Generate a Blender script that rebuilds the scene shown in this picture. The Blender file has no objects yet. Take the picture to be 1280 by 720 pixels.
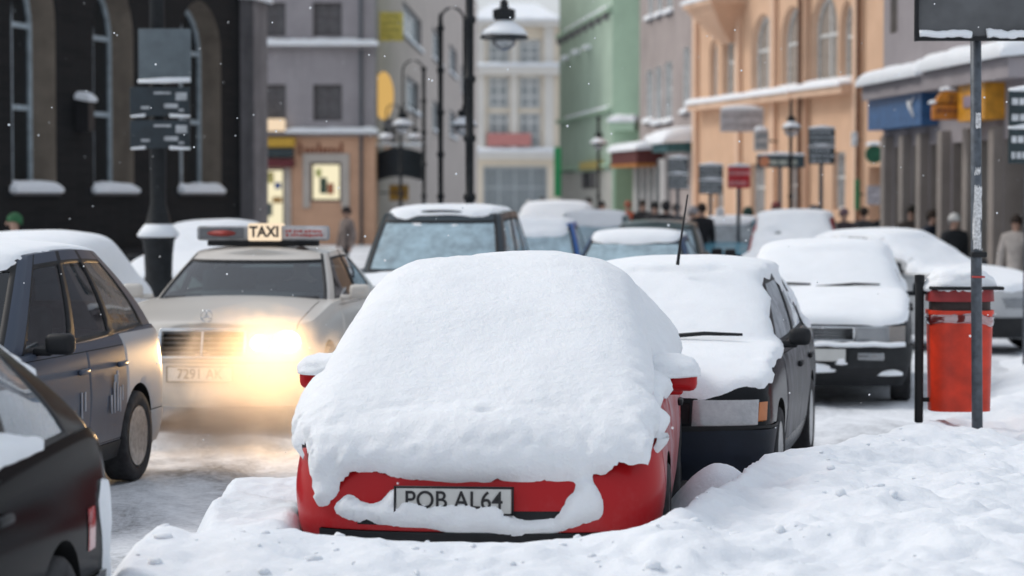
import bpy, bmesh, math, random
import numpy as np
from mathutils import Vector, Matrix, noise
random.seed(7); np.random.seed(7)
R = math.radians; PI = math.pi
scene = bpy.context.scene
COL = scene.collection
S = 3000.0; CZ = 1.9; HY = 243.0            # focal length in 1280-px units, eye height, horizon row
def PX(px, D): return (px-640.0)/S*D
def PZ(py, D): return CZ-(py-HY)/S*D

# ------------------------------------------------------------------ materials
MATS = {}
def new_mat(name):
    m = bpy.data.materials.new(name); m.use_nodes = True
    nt = m.node_tree; nt.nodes.clear()
    out = nt.nodes.new('ShaderNodeOutputMaterial')
    return m, nt, out
def N(nt, typ, **kw):
    n = nt.nodes.new(typ)
    for k, v in kw.items():
        if k in n.inputs: n.inputs[k].default_value = v
        else: setattr(n, k, v)
    return n
def c4(c): return (c[0], c[1], c[2], 1.0)
def ramp(nt, src, p0, p1, c0=(0,0,0), c1=(1,1,1)):
    r = nt.nodes.new('ShaderNodeValToRGB')
    r.color_ramp.elements[0].position = p0; r.color_ramp.elements[0].color = c4(c0)
    r.color_ramp.elements[1].position = p1; r.color_ramp.elements[1].color = c4(c1)
    nt.links.new(src, r.inputs[0]); return r.outputs[0]
def mixc(nt, fac, a, b):
    m = nt.nodes.new('ShaderNodeMix'); m.data_type = 'RGBA'
    for sock, v in ((m.inputs[0], fac), (m.inputs[6], a), (m.inputs[7], b)):
        if isinstance(v, bpy.types.NodeSocket): nt.links.new(v, sock)
        else: sock.default_value = c4(v) if isinstance(v, (tuple, list)) else v
    return m.outputs[2]
def math_n(nt, op, a, b=0.0):
    m = nt.nodes.new('ShaderNodeMath'); m.operation = op
    for sock, v in ((m.inputs[0], a), (m.inputs[1], b)):
        if isinstance(v, bpy.types.NodeSocket): nt.links.new(v, sock)
        else: sock.default_value = v
    return m.outputs[0]
def simple(name, col, rough=.6, metal=0., var=.25, scale=8., bump=0., bscale=60., coat=0., spec=.5):
    """plain surface with a little uneven colour and relief of its own"""
    if name in MATS: return MATS[name]
    m, nt, out = new_mat(name)
    p = N(nt, 'ShaderNodeBsdfPrincipled', Roughness=rough, Metallic=metal)
    p.inputs['Coat Weight'].default_value = coat; p.inputs['Coat Roughness'].default_value = .06
    p.inputs['Specular IOR Level'].default_value = spec
    tc = N(nt, 'ShaderNodeTexCoord')
    nz = N(nt, 'ShaderNodeTexNoise', Scale=scale, Detail=5.0); nt.links.new(tc.outputs['Object'], nz.inputs['Vector'])
    a = tuple(c*(1-var) for c in col); b = tuple(min(1, c*(1+var)) for c in col)
    nt.links.new(mixc(nt, ramp(nt, nz.outputs[0], .3, .7), a, b), p.inputs['Base Color'])
    if bump:
        n2 = N(nt, 'ShaderNodeTexNoise', Scale=bscale, Detail=4.0); nt.links.new(tc.outputs['Object'], n2.inputs['Vector'])
        bp = N(nt, 'ShaderNodeBump', Strength=bump, Distance=.02); nt.links.new(n2.outputs[0], bp.inputs['Height'])
        nt.links.new(bp.outputs[0], p.inputs['Normal'])
    nt.links.new(p.outputs[0], out.inputs[0]); MATS[name] = m; return m
def paint(name, col, grime=.5, rough=.22, grime_col=(.32,.33,.34), frost=0., metal=0., zref=.75, spec=.5):
    """car paint under road salt: the salt film sits on the lower panels, in streaks"""
    if name in MATS: return MATS[name]
    m, nt, out = new_mat(name)
    p = N(nt, 'ShaderNodeBsdfPrincipled', Roughness=rough, Metallic=metal)
    p.inputs['IOR'].default_value = 1.28; p.inputs['Specular IOR Level'].default_value = spec; p.inputs['Coat Weight'].default_value = .12 if spec > .4 else (.02 if spec > .1 else 0.); p.inputs['Coat Roughness'].default_value = .08
    tc = N(nt, 'ShaderNodeTexCoord'); mp = N(nt, 'ShaderNodeMapping'); mp.inputs['Scale'].default_value = (3., 3., 1.)
    nt.links.new(tc.outputs['Object'], mp.inputs[0])
    nz = N(nt, 'ShaderNodeTexNoise', Scale=3.2, Detail=8.0, Roughness=.7); nt.links.new(mp.outputs[0], nz.inputs['Vector'])
    n2 = N(nt, 'ShaderNodeTexNoise', Scale=40., Detail=3.0); nt.links.new(tc.outputs['Object'], n2.inputs['Vector'])
    sx = N(nt, 'ShaderNodeSeparateXYZ'); nt.links.new(tc.outputs['Object'], sx.inputs[0])
    h = math_n(nt, 'SUBTRACT', zref, sx.outputs[2])
    f = math_n(nt, 'ADD', math_n(nt, 'MULTIPLY', h, 1.6), math_n(nt, 'SUBTRACT', nz.outputs[0], .5))
    f = math_n(nt, 'ADD', f, math_n(nt, 'MULTIPLY', math_n(nt, 'SUBTRACT', n2.outputs[0], .5), .5))
    f = ramp(nt, f, .05, .9, (0,0,0), (grime,)*3)
    col_s = mixc(nt, f, col, grime_col)
    rgh = math_n(nt, 'ADD', rough, math_n(nt, 'MULTIPLY', f, .5))
    if frost:
        mp2 = N(nt, 'ShaderNodeMapping'); mp2.inputs['Scale'].default_value = (6., 2.6, .9); mp2.inputs['Rotation'].default_value = (.5, 0, 0)
        nt.links.new(tc.outputs['Object'], mp2.inputs[0])
        n3 = N(nt, 'ShaderNodeTexNoise', Scale=2.6, Detail=9.0, Roughness=.65, Distortion=1.2); nt.links.new(mp2.outputs[0], n3.inputs['Vector'])
        ff = ramp(nt, n3.outputs[0], .42, .66, (0,0,0), (frost,)*3)
        col_s = mixc(nt, ff, col_s, (.62,.62,.66)); rgh = math_n(nt, 'ADD', rgh, math_n(nt, 'MULTIPLY', ff, .4))
    nt.links.new(col_s, p.inputs['Base Color']); nt.links.new(rgh, p.inputs['Roughness'])
    nt.links.new(p.outputs[0], out.inputs[0]); MATS[name] = m; return m
def glass(name, tint=(.45,.55,.56), refl=.06, frost=0., frost_col=(.7,.73,.76)):
    if name in MATS: return MATS[name]
    m, nt, out = new_mat(name)
    tr = N(nt, 'ShaderNodeBsdfTransparent', Color=c4(tint)); gl = N(nt, 'ShaderNodeBsdfGlossy', Roughness=.03)
    gl.inputs['Color'].default_value = (.95,.97,1,1)
    fr = N(nt, 'ShaderNodeFresnel', IOR=1.5)
    f = math_n(nt, 'ADD', fr.outputs[0], refl)
    mx = N(nt, 'ShaderNodeMixShader'); nt.links.new(f, mx.inputs[0]); nt.links.new(tr.outputs[0], mx.inputs[1]); nt.links.new(gl.outputs[0], mx.inputs[2])
    sh = mx.outputs[0]
    if frost:
        df = N(nt, 'ShaderNodeBsdfDiffuse', Color=c4(frost_col))
        tc = N(nt, 'ShaderNodeTexCoord'); nz = N(nt, 'ShaderNodeTexNoise', Scale=4., Detail=8., Roughness=.7); nt.links.new(tc.outputs['Object'], nz.inputs['Vector'])
        ff = ramp(nt, nz.outputs[0], .3, .7, (frost*.35,)*3, (min(1, frost*1.2),)*3)
        m2 = N(nt, 'ShaderNodeMixShader'); nt.links.new(ff, m2.inputs[0]); nt.links.new(sh, m2.inputs[1]); nt.links.new(df.outputs[0], m2.inputs[2]); sh = m2.outputs[0]
    nt.links.new(sh, out.inputs[0]); MATS[name] = m; return m
def emit(name, col, st):
    if name in MATS: return MATS[name]
    m, nt, out = new_mat(name); e = N(nt, 'ShaderNodeEmission', Color=c4(col), Strength=st)
    nt.links.new(e.outputs[0], out.inputs[0]); MATS[name] = m; return m
def snow_mat(name, col=(.86,.885,.915), grain=.35, gs=55., lump=.25, patch_col=None, patch_amt=.0):
    if name in MATS: return MATS[name]
    m, nt, out = new_mat(name)
    p = N(nt, 'ShaderNodeBsdfPrincipled', Roughness=.75); p.inputs['Specular IOR Level'].default_value = .25
    p.inputs['Subsurface Weight'].default_value = .15; p.inputs['Subsurface Radius'].default_value = (.03,.04,.05); p.inputs['Subsurface Scale'].default_value = .5
    tc = N(nt, 'ShaderNodeTexCoord')
    n1 = N(nt, 'ShaderNodeTexNoise', Scale=gs, Detail=6., Roughness=.7); nt.links.new(tc.outputs['Object'], n1.inputs['Vector'])
    n2 = N(nt, 'ShaderNodeTexNoise', Scale=6., Detail=5., Roughness=.6); nt.links.new(tc.outputs['Object'], n2.inputs['Vector'])
    h = math_n(nt, 'ADD', math_n(nt, 'MULTIPLY', n1.outputs[0], grain), math_n(nt, 'MULTIPLY', n2.outputs[0], lump))
    bp = N(nt, 'ShaderNodeBump', Strength=.55, Distance=.03); nt.links.new(h, bp.inputs['Height']); nt.links.new(bp.outputs[0], p.inputs['Normal'])
    cs = mixc(nt, ramp(nt, n2.outputs[0], .3, .7), tuple(c*.955 for c in col), col)
    if patch_col:
        n3 = N(nt, 'ShaderNodeTexNoise', Scale=1.1, Detail=9., Roughness=.72, Distortion=.6); nt.links.new(tc.outputs['Object'], n3.inputs['Vector'])
        cs = mixc(nt, ramp(nt, n3.outputs[0], .45, .72, (0,0,0), (patch_amt,)*3), cs, patch_col)
    nt.links.new(cs, p.inputs['Base Color']); nt.links.new(p.outputs[0], out.inputs[0]); MATS[name] = m; return m
SNOW = snow_mat('snow'); SNOWC = snow_mat('snow_coarse', grain=.7, gs=38., lump=.5)
BANK = snow_mat('bank_snow', col=(.83,.86,.90), grain=.5, gs=34., lump=.6, patch_col=(.55,.60,.66), patch_amt=.55)  # bluish-grey patches mixed in by noise
BLACK = simple('black_plastic', (.011,.012,.014), .55, bump=.05, spec=.3); RUBBER = simple('tyre_rubber', (.022,.022,.024), .85, var=.5, scale=20)
GAP = simple('gap_dark', (.004,.004,.004), .9); CHROME = simple('chrome', (.62,.64,.66), .14, 1., .05)
ALLOY = simple('alloy', (.34,.35,.36), .35, .8, .3, 30); STEELRIM = simple('steel_rim', (.12,.12,.125), .55, .4, .4, 30)
INTER = simple('car_interior', (.035,.036,.04), .8); SEATM = simple('seat_cloth', (.06,.065,.075), .9)
LENS = glass('lamp_glass', (.8,.82,.84), .12, .25); REDLENS = simple('red_lens', (.30,.012,.012), .18, coat=.6); AMBER = simple('amber_lens', (.45,.13,.02), .2, coat=.6)
GLASS = glass('car_glass', refl=.015); GLASSB = glass('frosted_glass', frost=.45, frost_col=(.55,.63,.68)); GLASST = glass('taxi_glass', (.4,.52,.54), .05)
PLATE = simple('plate_white', (.52,.52,.50), .4, var=.08); INK = simple('ink_black', (.012,.012,.014), .6)
POLEM = simple('pole_iron', (.009,.011,.013), .5, .0, .4, 14, .15, spec=.3); GREYM = simple('pole_grey', (.085,.098,.115), .5, .35, .35, 20, .1)
SKIN = simple('skin', (.45,.28,.21), .6, var=.08); WHITE = simple('white_paint', (.72,.73,.74), .5, var=.1)

# ------------------------------------------------------------------ object helpers
def tag(o, label=None, cat=None, group=None, kind=None):
    if label: o['label'] = label
    if cat: o['category'] = cat
    if group: o['group'] = group
    if kind: o['kind'] = kind
    return o
def empty(name, loc=(0,0,0), rz=0., label=None, cat=None, group=None):
    o = bpy.data.objects.new(name, None); COL.objects.link(o); o.location = loc; o.rotation_euler = (0,0,rz); o.empty_display_size = .2
    return tag(o, label, cat, group)
def link_mesh(name, me, mats, parent=None):
    o = bpy.data.objects.new(name, me)
    if not isinstance(mats, (list, tuple)): mats = [mats]
    if not me.materials:
        for m in mats: me.materials.append(m)
    COL.objects.link(o)
    if parent: o.parent = parent
    return o
def bm_obj(name, bm, mats, parent=None, smooth=True, angle=None):
    me = bpy.data.meshes.new(name); bm.to_mesh(me); bm.free()
    if smooth:
        me.polygons.foreach_set('use_smooth', [True]*len(me.polygons))
        if angle: me.set_sharp_from_angle(angle=R(angle))
    return link_mesh(name, me, mats, parent)
def raw_obj(name, vs, fs, mats, parent=None, smooth=True, angle=None, fix=False):
    bm = bmesh.new(); bv = [bm.verts.new(v) for v in vs]
    for f in fs:
        try: bm.faces.new([bv[i] for i in f])
        except ValueError: pass
    if fix: bmesh.ops.recalc_face_normals(bm, faces=bm.faces)
    return bm_obj(name, bm, mats, parent, smooth, angle)
def apply_mods(o):
    bpy.context.view_layer.update()
    dg = bpy.context.evaluated_depsgraph_get(); me = bpy.data.meshes.new_from_object(o.evaluated_get(dg))
    old = o.data; o.modifiers.clear(); o.data = me; bpy.data.meshes.remove(old); return o
def add_box(bm, cx, cy, cz, sx, sy, sz, bev=0., rot=None, seg=2):
    r = bmesh.ops.create_cube(bm, size=1.); vs = r['verts']
    bmesh.ops.scale(bm, vec=(sx, sy, sz), verts=vs)
    if bev:
        es = list({e for v in vs for e in v.link_edges})
        rr = bmesh.ops.bevel(bm, geom=es, offset=bev, segments=seg, affect='EDGES', profile=.5); vs = list({v for f in rr['faces'] for v in f.verts} | {v for v in vs if v.is_valid})
    if rot is not None: bmesh.ops.rotate(bm, cent=(0,0,0), matrix=rot, verts=vs)
    bmesh.ops.translate(bm, vec=(cx, cy, cz), verts=vs); return vs
def box_bm(*a, **k):
    bm = bmesh.new(); add_box(bm, *a, **k); return bm
def add_tube(bm, pts, rad, seg=12, cap=True):
    """tube through points with a radius per point"""
    pts = [Vector(p) for p in pts]
    if not isinstance(rad, (list, tuple)): rad = [rad]*len(pts)
    rings = []; up = None
    for i, p in enumerate(pts):
        t = (pts[min(i+1, len(pts)-1)]-pts[max(i-1, 0)]).normalized()
        if up is None: up = Vector((1,0,0)) if abs(t.x) < .9 else Vector((0,1,0))
        a = t.cross(up).normalized(); b = t.cross(a).normalized(); up = a.cross(t) if False else up
        rings.append([bm.verts.new(p+(a*math.cos(2*PI*k/seg)+b*math.sin(2*PI*k/seg))*rad[i]) for k in range(seg)])
    for i in range(len(rings)-1):
        for k in range(seg): bm.faces.new((rings[i][k], rings[i][(k+1)%seg], rings[i+1][(k+1)%seg], rings[i+1][k]))
    if cap: bm.faces.new(rings[0][::-1]); bm.faces.new(rings[-1])
def add_lathe(bm, prof, cx=0, cy=0, cz=0, seg=24, axis='z'):
    """profile of (radius, height) turned round an axis"""
    rings = []
    for r, h in prof:
        ring = []
        for k in range(seg):
            a = 2*PI*k/seg
            q = (r*math.cos(a), r*math.sin(a), h) if axis == 'z' else ((h, r*math.cos(a), r*math.sin(a)) if axis == 'x' else (r*math.cos(a), h, r*math.sin(a)))
            ring.append(bm.verts.new((q[0]+cx, q[1]+cy, q[2]+cz)))
        rings.append(ring)
    for i in range(len(rings)-1):
        for k in range(seg): bm.faces.new((rings[i][k], rings[i][(k+1)%seg], rings[i+1][(k+1)%seg], rings[i+1][k]))
    if prof[0][0] > 1e-4: bm.faces.new(rings[0][::-1])
    if prof[-1][0] > 1e-4: bm.faces.new(rings[-1])
    bmesh.ops.remove_doubles(bm, verts=[v for v in bm.verts], dist=1e-5)
    bmesh.ops.recalc_face_normals(bm, faces=bm.faces)
def text_obj(name, body, size, mat, parent, loc, rot=(PI/2,0,0), ext=.002, sx=1., bold=.012):
    cu = bpy.data.curves.new(name, 'FONT'); cu.body = body; cu.size = size; cu.align_x = 'CENTER'; cu.align_y = 'CENTER'; cu.extrude = ext; cu.offset = size*bold
    o = bpy.data.objects.new(name, cu); COL.objects.link(o); bpy.context.view_layer.update()
    dg = bpy.context.evaluated_depsgraph_get(); me = bpy.data.meshes.new_from_object(o.evaluated_get(dg))
    bpy.data.objects.remove(o); bpy.data.curves.remove(cu); me.materials.clear()
    t = link_mesh(name, me, mat, parent); t.location = loc; t.rotation_euler = rot; t.scale = (sx,1,1); return t
def fbm(x, y, z=0., o=4): return noise.fractal(Vector((x, y, z)), 1.0, 2.0, o)
def pch(pts, x):
    """smooth monotone curve through (x, y) points"""
    xs = np.array([p[0] for p in pts], float); ys = np.array([p[1] for p in pts], float); x = np.clip(np.asarray(x, float), xs[0], xs[-1])
    if len(xs) == 2: return np.interp(x, xs, ys)
    h = np.diff(xs); d = np.diff(ys)/h; m = np.zeros(len(xs)); m[0] = d[0]; m[-1] = d[-1]
    for i in range(1, len(xs)-1):
        if d[i-1]*d[i] > 0: m[i] = 2*d[i-1]*d[i]/(d[i-1]+d[i])
    k = np.clip(np.searchsorted(xs, x)-1, 0, len(h)-1); t = (x-xs[k])/h[k]
    return (2*t**3-3*t**2+1)*ys[k]+(t**3-2*t**2+t)*h[k]*m[k]+(-2*t**3+3*t**2)*ys[k+1]+(t**3-t**2)*h[k]*m[k+1]
def sstep(a, b, x):
    t = np.clip((np.asarray(x, float)-a)/(b-a), 0, 1); return t*t*(3-2*t)

# ------------------------------------------------------------------ cars
def half_plan(nF, nS, nR, p=3., ss=None):
    """parameters of one half of a car's outline, front centre to rear centre: (kind, value)"""
    out = [('F', R(90)*i/nF) for i in range(nF)]
    out += [('S', t) for t in (ss if ss is not None else [i/nS for i in range(nS+1)])]
    out += [('R', R(90)*(1-i/nR)) for i in range(1, nR+1)]
    return out
def plan_pt(q, yf, yr, w, Rf, Rr, p, barrel=.02):
    k, t = q
    if k == 'F': return (w*(1-barrel)*math.sin(t)**(2/p), yf+Rf*(1-max(0, math.cos(t))**(2/p)))
    if k == 'R': return (w*(1-barrel)*math.sin(t)**(2/p), yr-Rr*(1-max(0, math.cos(t))**(2/p)))
    return (w*(1-barrel*(2*t-1)**2), yf+Rf+(yr-Rr-yf-Rf)*t)
def loft(levels, crown, m=12, bottom=True, pw=2.):
    """levels: lists of half-outline points (x,y,z). Returns bmesh, and {face: (level, column, side)}"""
    bm = bmesh.new(); n = len(levels[0]); L = len(levels); V = []
    for lv in levels:
        row = []
        for i, (x, y, z) in enumerate(lv):
            if i in (0, n-1): v = bm.verts.new((0, y, z)); row.append((v, v))
            else: row.append((bm.verts.new((x, y, z)), bm.verts.new((-x, y, z))))
        V.append(row)
    tags = {}
    def quad(vs, t):
        vs = [v for j, v in enumerate(vs) if v not in vs[:j]]
        if len(vs) > 2:
            f = bm.faces.new(vs); tags[f] = t
    for k in range(L-1):
        for i in range(n-1):
            quad([V[k][i][0], V[k][i+1][0], V[k+1][i+1][0], V[k+1][i][0]], (k, i, 1))
            quad([V[k][i][1], V[k+1][i][1], V[k+1][i+1][1], V[k][i+1][1]], (k, i, -1))
    def cap(k, cr, kind):
        rows = []
        for i in range(n):
            a, b = V[k][i]
            if a is b: rows.append([a]*(m+1)); continue
            r = [b]
            for j in range(1, m):
                s = -1+2*j/m
                r.append(bm.verts.new((a.co.x*s, a.co.y, a.co.z+cr(a.co.y)*(1-abs(s)**pw))))
            r.append(a); rows.append(r)
        for i in range(n-1):
            for j in range(m): quad([rows[i][j], rows[i][j+1], rows[i+1][j+1], rows[i+1][j]], (kind, i, j))
    cap(L-1, crown, 'top')
    if bottom: cap(0, lambda y: 0., 'bottom')
    bmesh.ops.recalc_face_normals(bm, faces=bm.faces)
    return bm, tags
def carve(bm, x=None, y=None, z=None, nrm=None, off=.003, gap=0., gapmat=1, test=None):
    """cut the panel of a body that lies in a box out of it, as a new bmesh lifted a hair off the body"""
    rng = [x, y, z]
    def inside(c, g=0.): return all(r is None or r[0]+g <= c[i] <= r[1]-g for i, r in enumerate(rng))
    cuts = []
    for i, r in enumerate(rng):
        if r is None: continue
        for v, sgn in ((r[0], 1), (r[1], -1)):
            cuts.append((i, v))
            if gap: cuts.append((i, v+sgn*gap))
    for i, v in cuts:
        fs = [f for f in bm.faces if all(r is None or (max(q.co[j] for q in f.verts) >= r[0]-.02 and min(q.co[j] for q in f.verts) <= r[1]+.02) for j, r in enumerate(rng))]
        g = list({e for f in fs for e in f.edges})+list({q for f in fs for q in f.verts})+fs
        no = [0,0,0]; no[i] = 1; co = [0,0,0]; co[i] = v
        bmesh.ops.bisect_plane(bm, geom=g, plane_co=co, plane_no=no, dist=1e-5)
    bm.normal_update()
    sel = []
    for f in bm.faces:
        c = f.calc_center_median()
        if not inside(c): continue
        if nrm and not nrm(f.normal): continue
        if test and not test(c): continue
        if gap and not inside(c, gap): f.material_index = gapmat; continue
        sel.append(f)
    if not sel: return None
    nb = bmesh.new(); mp = {}
    for f in sel:
        for q in f.verts:
            if q not in mp: mp[q] = nb.verts.new(q.co+q.normal*off)
    for f in sel:
        try: nb.faces.new([mp[q] for q in f.verts])
        except ValueError: pass
    bmesh.ops.delete(bm, geom=sel, context='FACES')
    # turn the panel's rim back so that it has thickness
    be = [e for e in nb.edges if e.is_boundary]
    if be:
        nb.normal_update(); ex = bmesh.ops.extrude_edge_only(nb, edges=be)
        for q in [g for g in ex['geom'] if isinstance(g, bmesh.types.BMVert)]:
            q.co -= q.normal*(off+.004) if q.normal.length > .1 else Vector((0,0,0))
    return nb
WHEELS = {}
def wheel_meshes(r, wd, spokes, alloy):
    key = (r, wd, spokes, alloy)
    if key in WHEELS: return WHEELS[key]
    bm = bmesh.new()
    add_lathe(bm, [(r*.66,-wd*.44),(r*.80,-wd*.5),(r*.93,-wd*.49),(r*.985,-wd*.42),(r,-wd*.25),(r,wd*.25),(r*.985,wd*.42),(r*.93,wd*.49),(r*.80,wd*.5),(r*.66,wd*.44)], seg=40, axis='x')
    ty = bpy.data.meshes.new('tyre'); bm.to_mesh(ty); bm.free(); ty.materials.append(RUBBER); ty.polygons.foreach_set('use_smooth', [True]*len(ty.polygons))
    bm = bmesh.new()
    for sd in (1,):
        add_lathe(bm, [(r*.685, wd*.46),(r*.655, wd*.46),(r*.62, wd*.38),(r*.60, wd*.1),(r*.60,-wd*.4),(r*.685,-wd*.46)], seg=40, axis='x')
        add_lathe(bm, [(0, wd*.42),(r*.12, wd*.42),(r*.16, wd*.36),(r*.16, wd*.2)], seg=20, axis='x')
        for k in range(spokes):
            a = 2*PI*k/spokes
            vs = add_box(bm, wd*.31, 0, 0, wd*.12, r*.13, r*.50, .006, None)
            for v in vs: v.co.z += r*.37
            bmesh.ops.rotate(bm, cent=(0,0,0), matrix=Matrix.Rotation(a, 3, 'X'), verts=vs)
    rm = bpy.data.meshes.new('rim'); bm.to_mesh(rm); bm.free(); rm.materials.append(ALLOY if alloy else STEELRIM); rm.polygons.foreach_set('use_smooth', [True]*len(rm.polygons)); rm.set_sharp_from_angle(angle=R(40))
    WHEELS[key] = (ty, rm); return ty, rm

def car(name, label, sp, loc, yaw, group=None):
    root = empty(name, loc, R(yaw), label, 'taxi' if sp.get('taxi') else 'car', group)
    L, W, zb = sp['L'], sp['W']/2, sp.get('zb', .2); p = sp.get('p', 3.); Rf, Rr = sp.get('Rf', .42), sp.get('Rr', .36)
    top = lambda y: pch(sp['top'], y)
    lv = sp.get('levels', [(0,.07,.06,.93),(.12,.03,.03,.965),(.3,0,0,.985),(.55,.015,.01,1.),(.8,.06,.03,.985),(.93,.10,.05,.965),(1,.14,.07,.93)])
    vs_ = [0,.04,.08,.12,.18,.24,.3,.36,.42,.48,.55,.62,.69,.76,.82,.87,.91,.945,.97,.985,1.]
    det = sp.get('detail', 1)
    if det == 0: vs_ = vs_[::2]
    nS = 36 if det else 16
    hp = half_plan(12 if det else 8, nS, 12 if det else 8)
    levels = []
    for v in vs_:
        yf = float(pch([(a[0], a[1]) for a in lv], v)); yr = L-float(pch([(a[0], a[2]) for a in lv], v)); wf = W*float(pch([(a[0], a[3]) for a in lv], v))
        row = []
        for q in hp:
            x, y = plan_pt(q, yf, yr, wf, Rf, Rr, p, sp.get('barrel', .025)); zt = float(top(y)); row.append((x, y, zb+v*(zt-zb)))
        levels.append(row)
    cr = lambda y: sp.get('crown', .035)
    bm, _ = loft(levels, cr, 12)
    hull = bm.copy()
    # --- cabin
    cb = sp['cabin']; ss = [0.]; kinds = []
    tot = sum(f for _, f in cb['side']); acc = 0.
    gi = 0
    for k, f in cb['side']:
        n = max(1, int(round(f/tot*14))) if k[0] == 'G' else 1
        if k[0] == 'G': gi += 1
        for j in range(n):
            acc += f/tot/n; ss.append(min(acc, 1.)); kinds.append(k+str(gi) if k[0] == 'G' else k)
    nF, nR = 12, 12
    hp2 = half_plan(nF, 0, nR, ss=ss)
    colk = []
    aF, aR = cb.get('aF', 8), cb.get('aR', 8)
    for i in range(len(hp2)-1):
        if i < nF: colk.append('W' if i < aF else ('K' if i == aF else 'P'))
        elif i < nF+len(kinds): colk.append(kinds[i-nF])
        else:
            j = i-nF-len(kinds); colk.append('P' if j < nR-aR-1 else ('K' if j == nR-aR-1 else 'RW'))
    rows = [0,.04,.09,.22,.36,.5,.64,.76,.86,.90,.95,1.]; g0, g1 = 2, 8
    roof = lambda y: pch(cb['roof'], y)
    cl = []; ccr = cb.get('crown', .05)
    for v in rows:
        e = v+.05*math.sin(PI*v)
        yf = cb['yf'][0]+(cb['yf'][1]-cb['yf'][0])*(v-.04*math.sin(PI*v)); yr = cb['yr'][0]+(cb['yr'][1]-cb['yr'][0])*(v-cb.get('rb', .08)*math.sin(PI*v)); w = cb['w'][0]+(cb['w'][1]-cb['w'][0])*v**1.35
        row = []
        for q in hp2:
            x, y = plan_pt(q, yf, yr, w, cb.get('Rf', .22), cb.get('Rr', .18), 2.5, cb.get('barrel', .05))
            zbt = float(top(y))-.012; zt = float(roof(y))-ccr*(1-.0); row.append((x, y, zbt+(zt-zbt)*(v if v < .9 else v)))
        cl.append(row)
    cbm, ctag = loft(cl, lambda y: ccr, 14, bottom=True, pw=2.6)
    chull = cbm.copy()
    gl = {}
    kill = []
    for f, (k, i, s) in ctag.items():
        if k == 'bottom': kill.append(f); continue
        if k == 'top': continue
        ck = colk[i]
        if ck == 'P': continue
        if ck == 'K': f.material_index = 1; continue
        if g0 <= k < g1:
            key = 'windscreen' if ck == 'W' else ('rear_window' if ck == 'RW' else ck+('l' if s > 0 else 'r'))
            gl.setdefault(key, []).append(f); kill.append(f)
        elif k in (g0-1, g1): f.material_index = 1
    gmat = sp.get('glass', GLASS)
    for key, fs in gl.items():
        nb = bmesh.new(); mp = {}
        for f in fs:
            for q in f.verts:
                if q not in mp: mp[q] = nb.verts.new(q.co-q.normal*.006)
            nb.faces.new([mp[q] for q in f.verts])
        nm = key if key in ('windscreen', 'rear_window') else 'side_window'
        gm = sp.get('glass_of', {}).get(key, gmat)
        bm_obj(nm, nb, gm, root)
    bmesh.ops.delete(cbm, geom=kill, context='FACES')
    co = bm_obj('cabin', cbm, [sp['paint'], BLACK], root, True, 40)
    md = co.modifiers.new('s', 'SOLIDIFY'); md.thickness = .025; md.offset = -1; apply_mods(co)
    # --- wheel arches
    wr = sp.get('wr', .30); wy = sp.get('wy', (.75, L-.75)); wd = .19
    tmp = bm_obj('body', bm, [sp['paint'], GAP, BLACK], root, True)
    cutters = []
    for y in wy:
        for s in (1,-1):
            cbmx = bmesh.new(); add_lathe(cbmx, [(wr+.045, -.16),(wr+.045, .16)], cx=s*(W-.09), cy=y, cz=wr+.01, seg=36, axis='x')
            c = bm_obj('cut', cbmx, [GAP, GAP], None, True); c.parent = root; cutters.append(c)
            md = tmp.modifiers.new('b', 'BOOLEAN'); md.operation = 'DIFFERENCE'; md.object = c; md.solver = 'EXACT'
    apply_mods(tmp)
    for c in cutters: bpy.data.objects.remove(c)
    bm = bmesh.new(); bm.from_mesh(tmp.data)
    mats = [m for m in tmp.data.materials]
    nslot = len(mats)
    # --- panels
    for ft in sp.get('panels', []):
        name_, mat_, kw = ft[0], ft[1], dict(ft[2]); mir = kw.pop('mirror', False); child = kw.pop('child', None)
        for s in ((1,-1) if mir else (1,)):
            k2 = dict(kw)
            if s < 0 and k2.get('x'): k2['x'] = (-k2['x'][1], -k2['x'][0])
            if k2.get('test') and s < 0: tt = k2['test']; k2['test'] = lambda c, tt=tt: tt(Vector((-c.x, c.y, c.z)))
            nb = carve(bm, **k2)
            if nb is None: continue
            po = bm_obj(name_, nb, mat_, root, True, 45)
            if name_ == 'door' and kw.get('y'):
                hb = box_bm(s*(W*1.0+.006), kw['y'][1]-.13, kw['z'][1]-.12, .03, .17, .035, .012)
                ho = bm_obj('door_handle', hb, sp.get('handle', BLACK), po)
    bm.to_mesh(tmp.data); bm.free()
    tmp.data.polygons.foreach_set('use_smooth', [True]*len(tmp.data.polygons)); tmp.data.set_sharp_from_angle(angle=R(42)); tmp.data.update()
    # --- wheels
    ty, rm = wheel_meshes(wr, wd, sp.get('spokes', 6), sp.get('alloy', True))
    for y in wy:
        for s in (1,-1):
            t = link_mesh('wheel', ty, RUBBER, root); t.location = (s*(W-.105), y, wr+.0)
            if s < 0: t.rotation_euler = (0,0,PI)
            q = link_mesh('rim', rm, ALLOY, t)
            if det:
                hb = bmesh.new(); add_lathe(hb, [(0,-.02),(wr*.62,-.02),(wr*.62,-.05),(0,-.05)], seg=20, axis='x'); bm_obj('brake_disc', hb, GAP, t)
    # --- mirrors
    my, mz = sp.get('mirror', (cb['yf'][0]+.32, float(top(cb['yf'][0]+.3))+.07))
    if sp.get('mirror_on', True):
        for s in (1,-1):
            mb = bmesh.new(); add_box(mb, s*(W+sp.get('moff', .095)), my, mz, *sp.get('msz', (.175,.09,.125)), .036, None, 3); add_box(mb, s*(W-.02), my+.02, mz-.05, .12, .05, .045, .015)
            bm_obj('wing_mirror', mb, sp.get('mirror_mat', sp['paint']), root)
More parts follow.
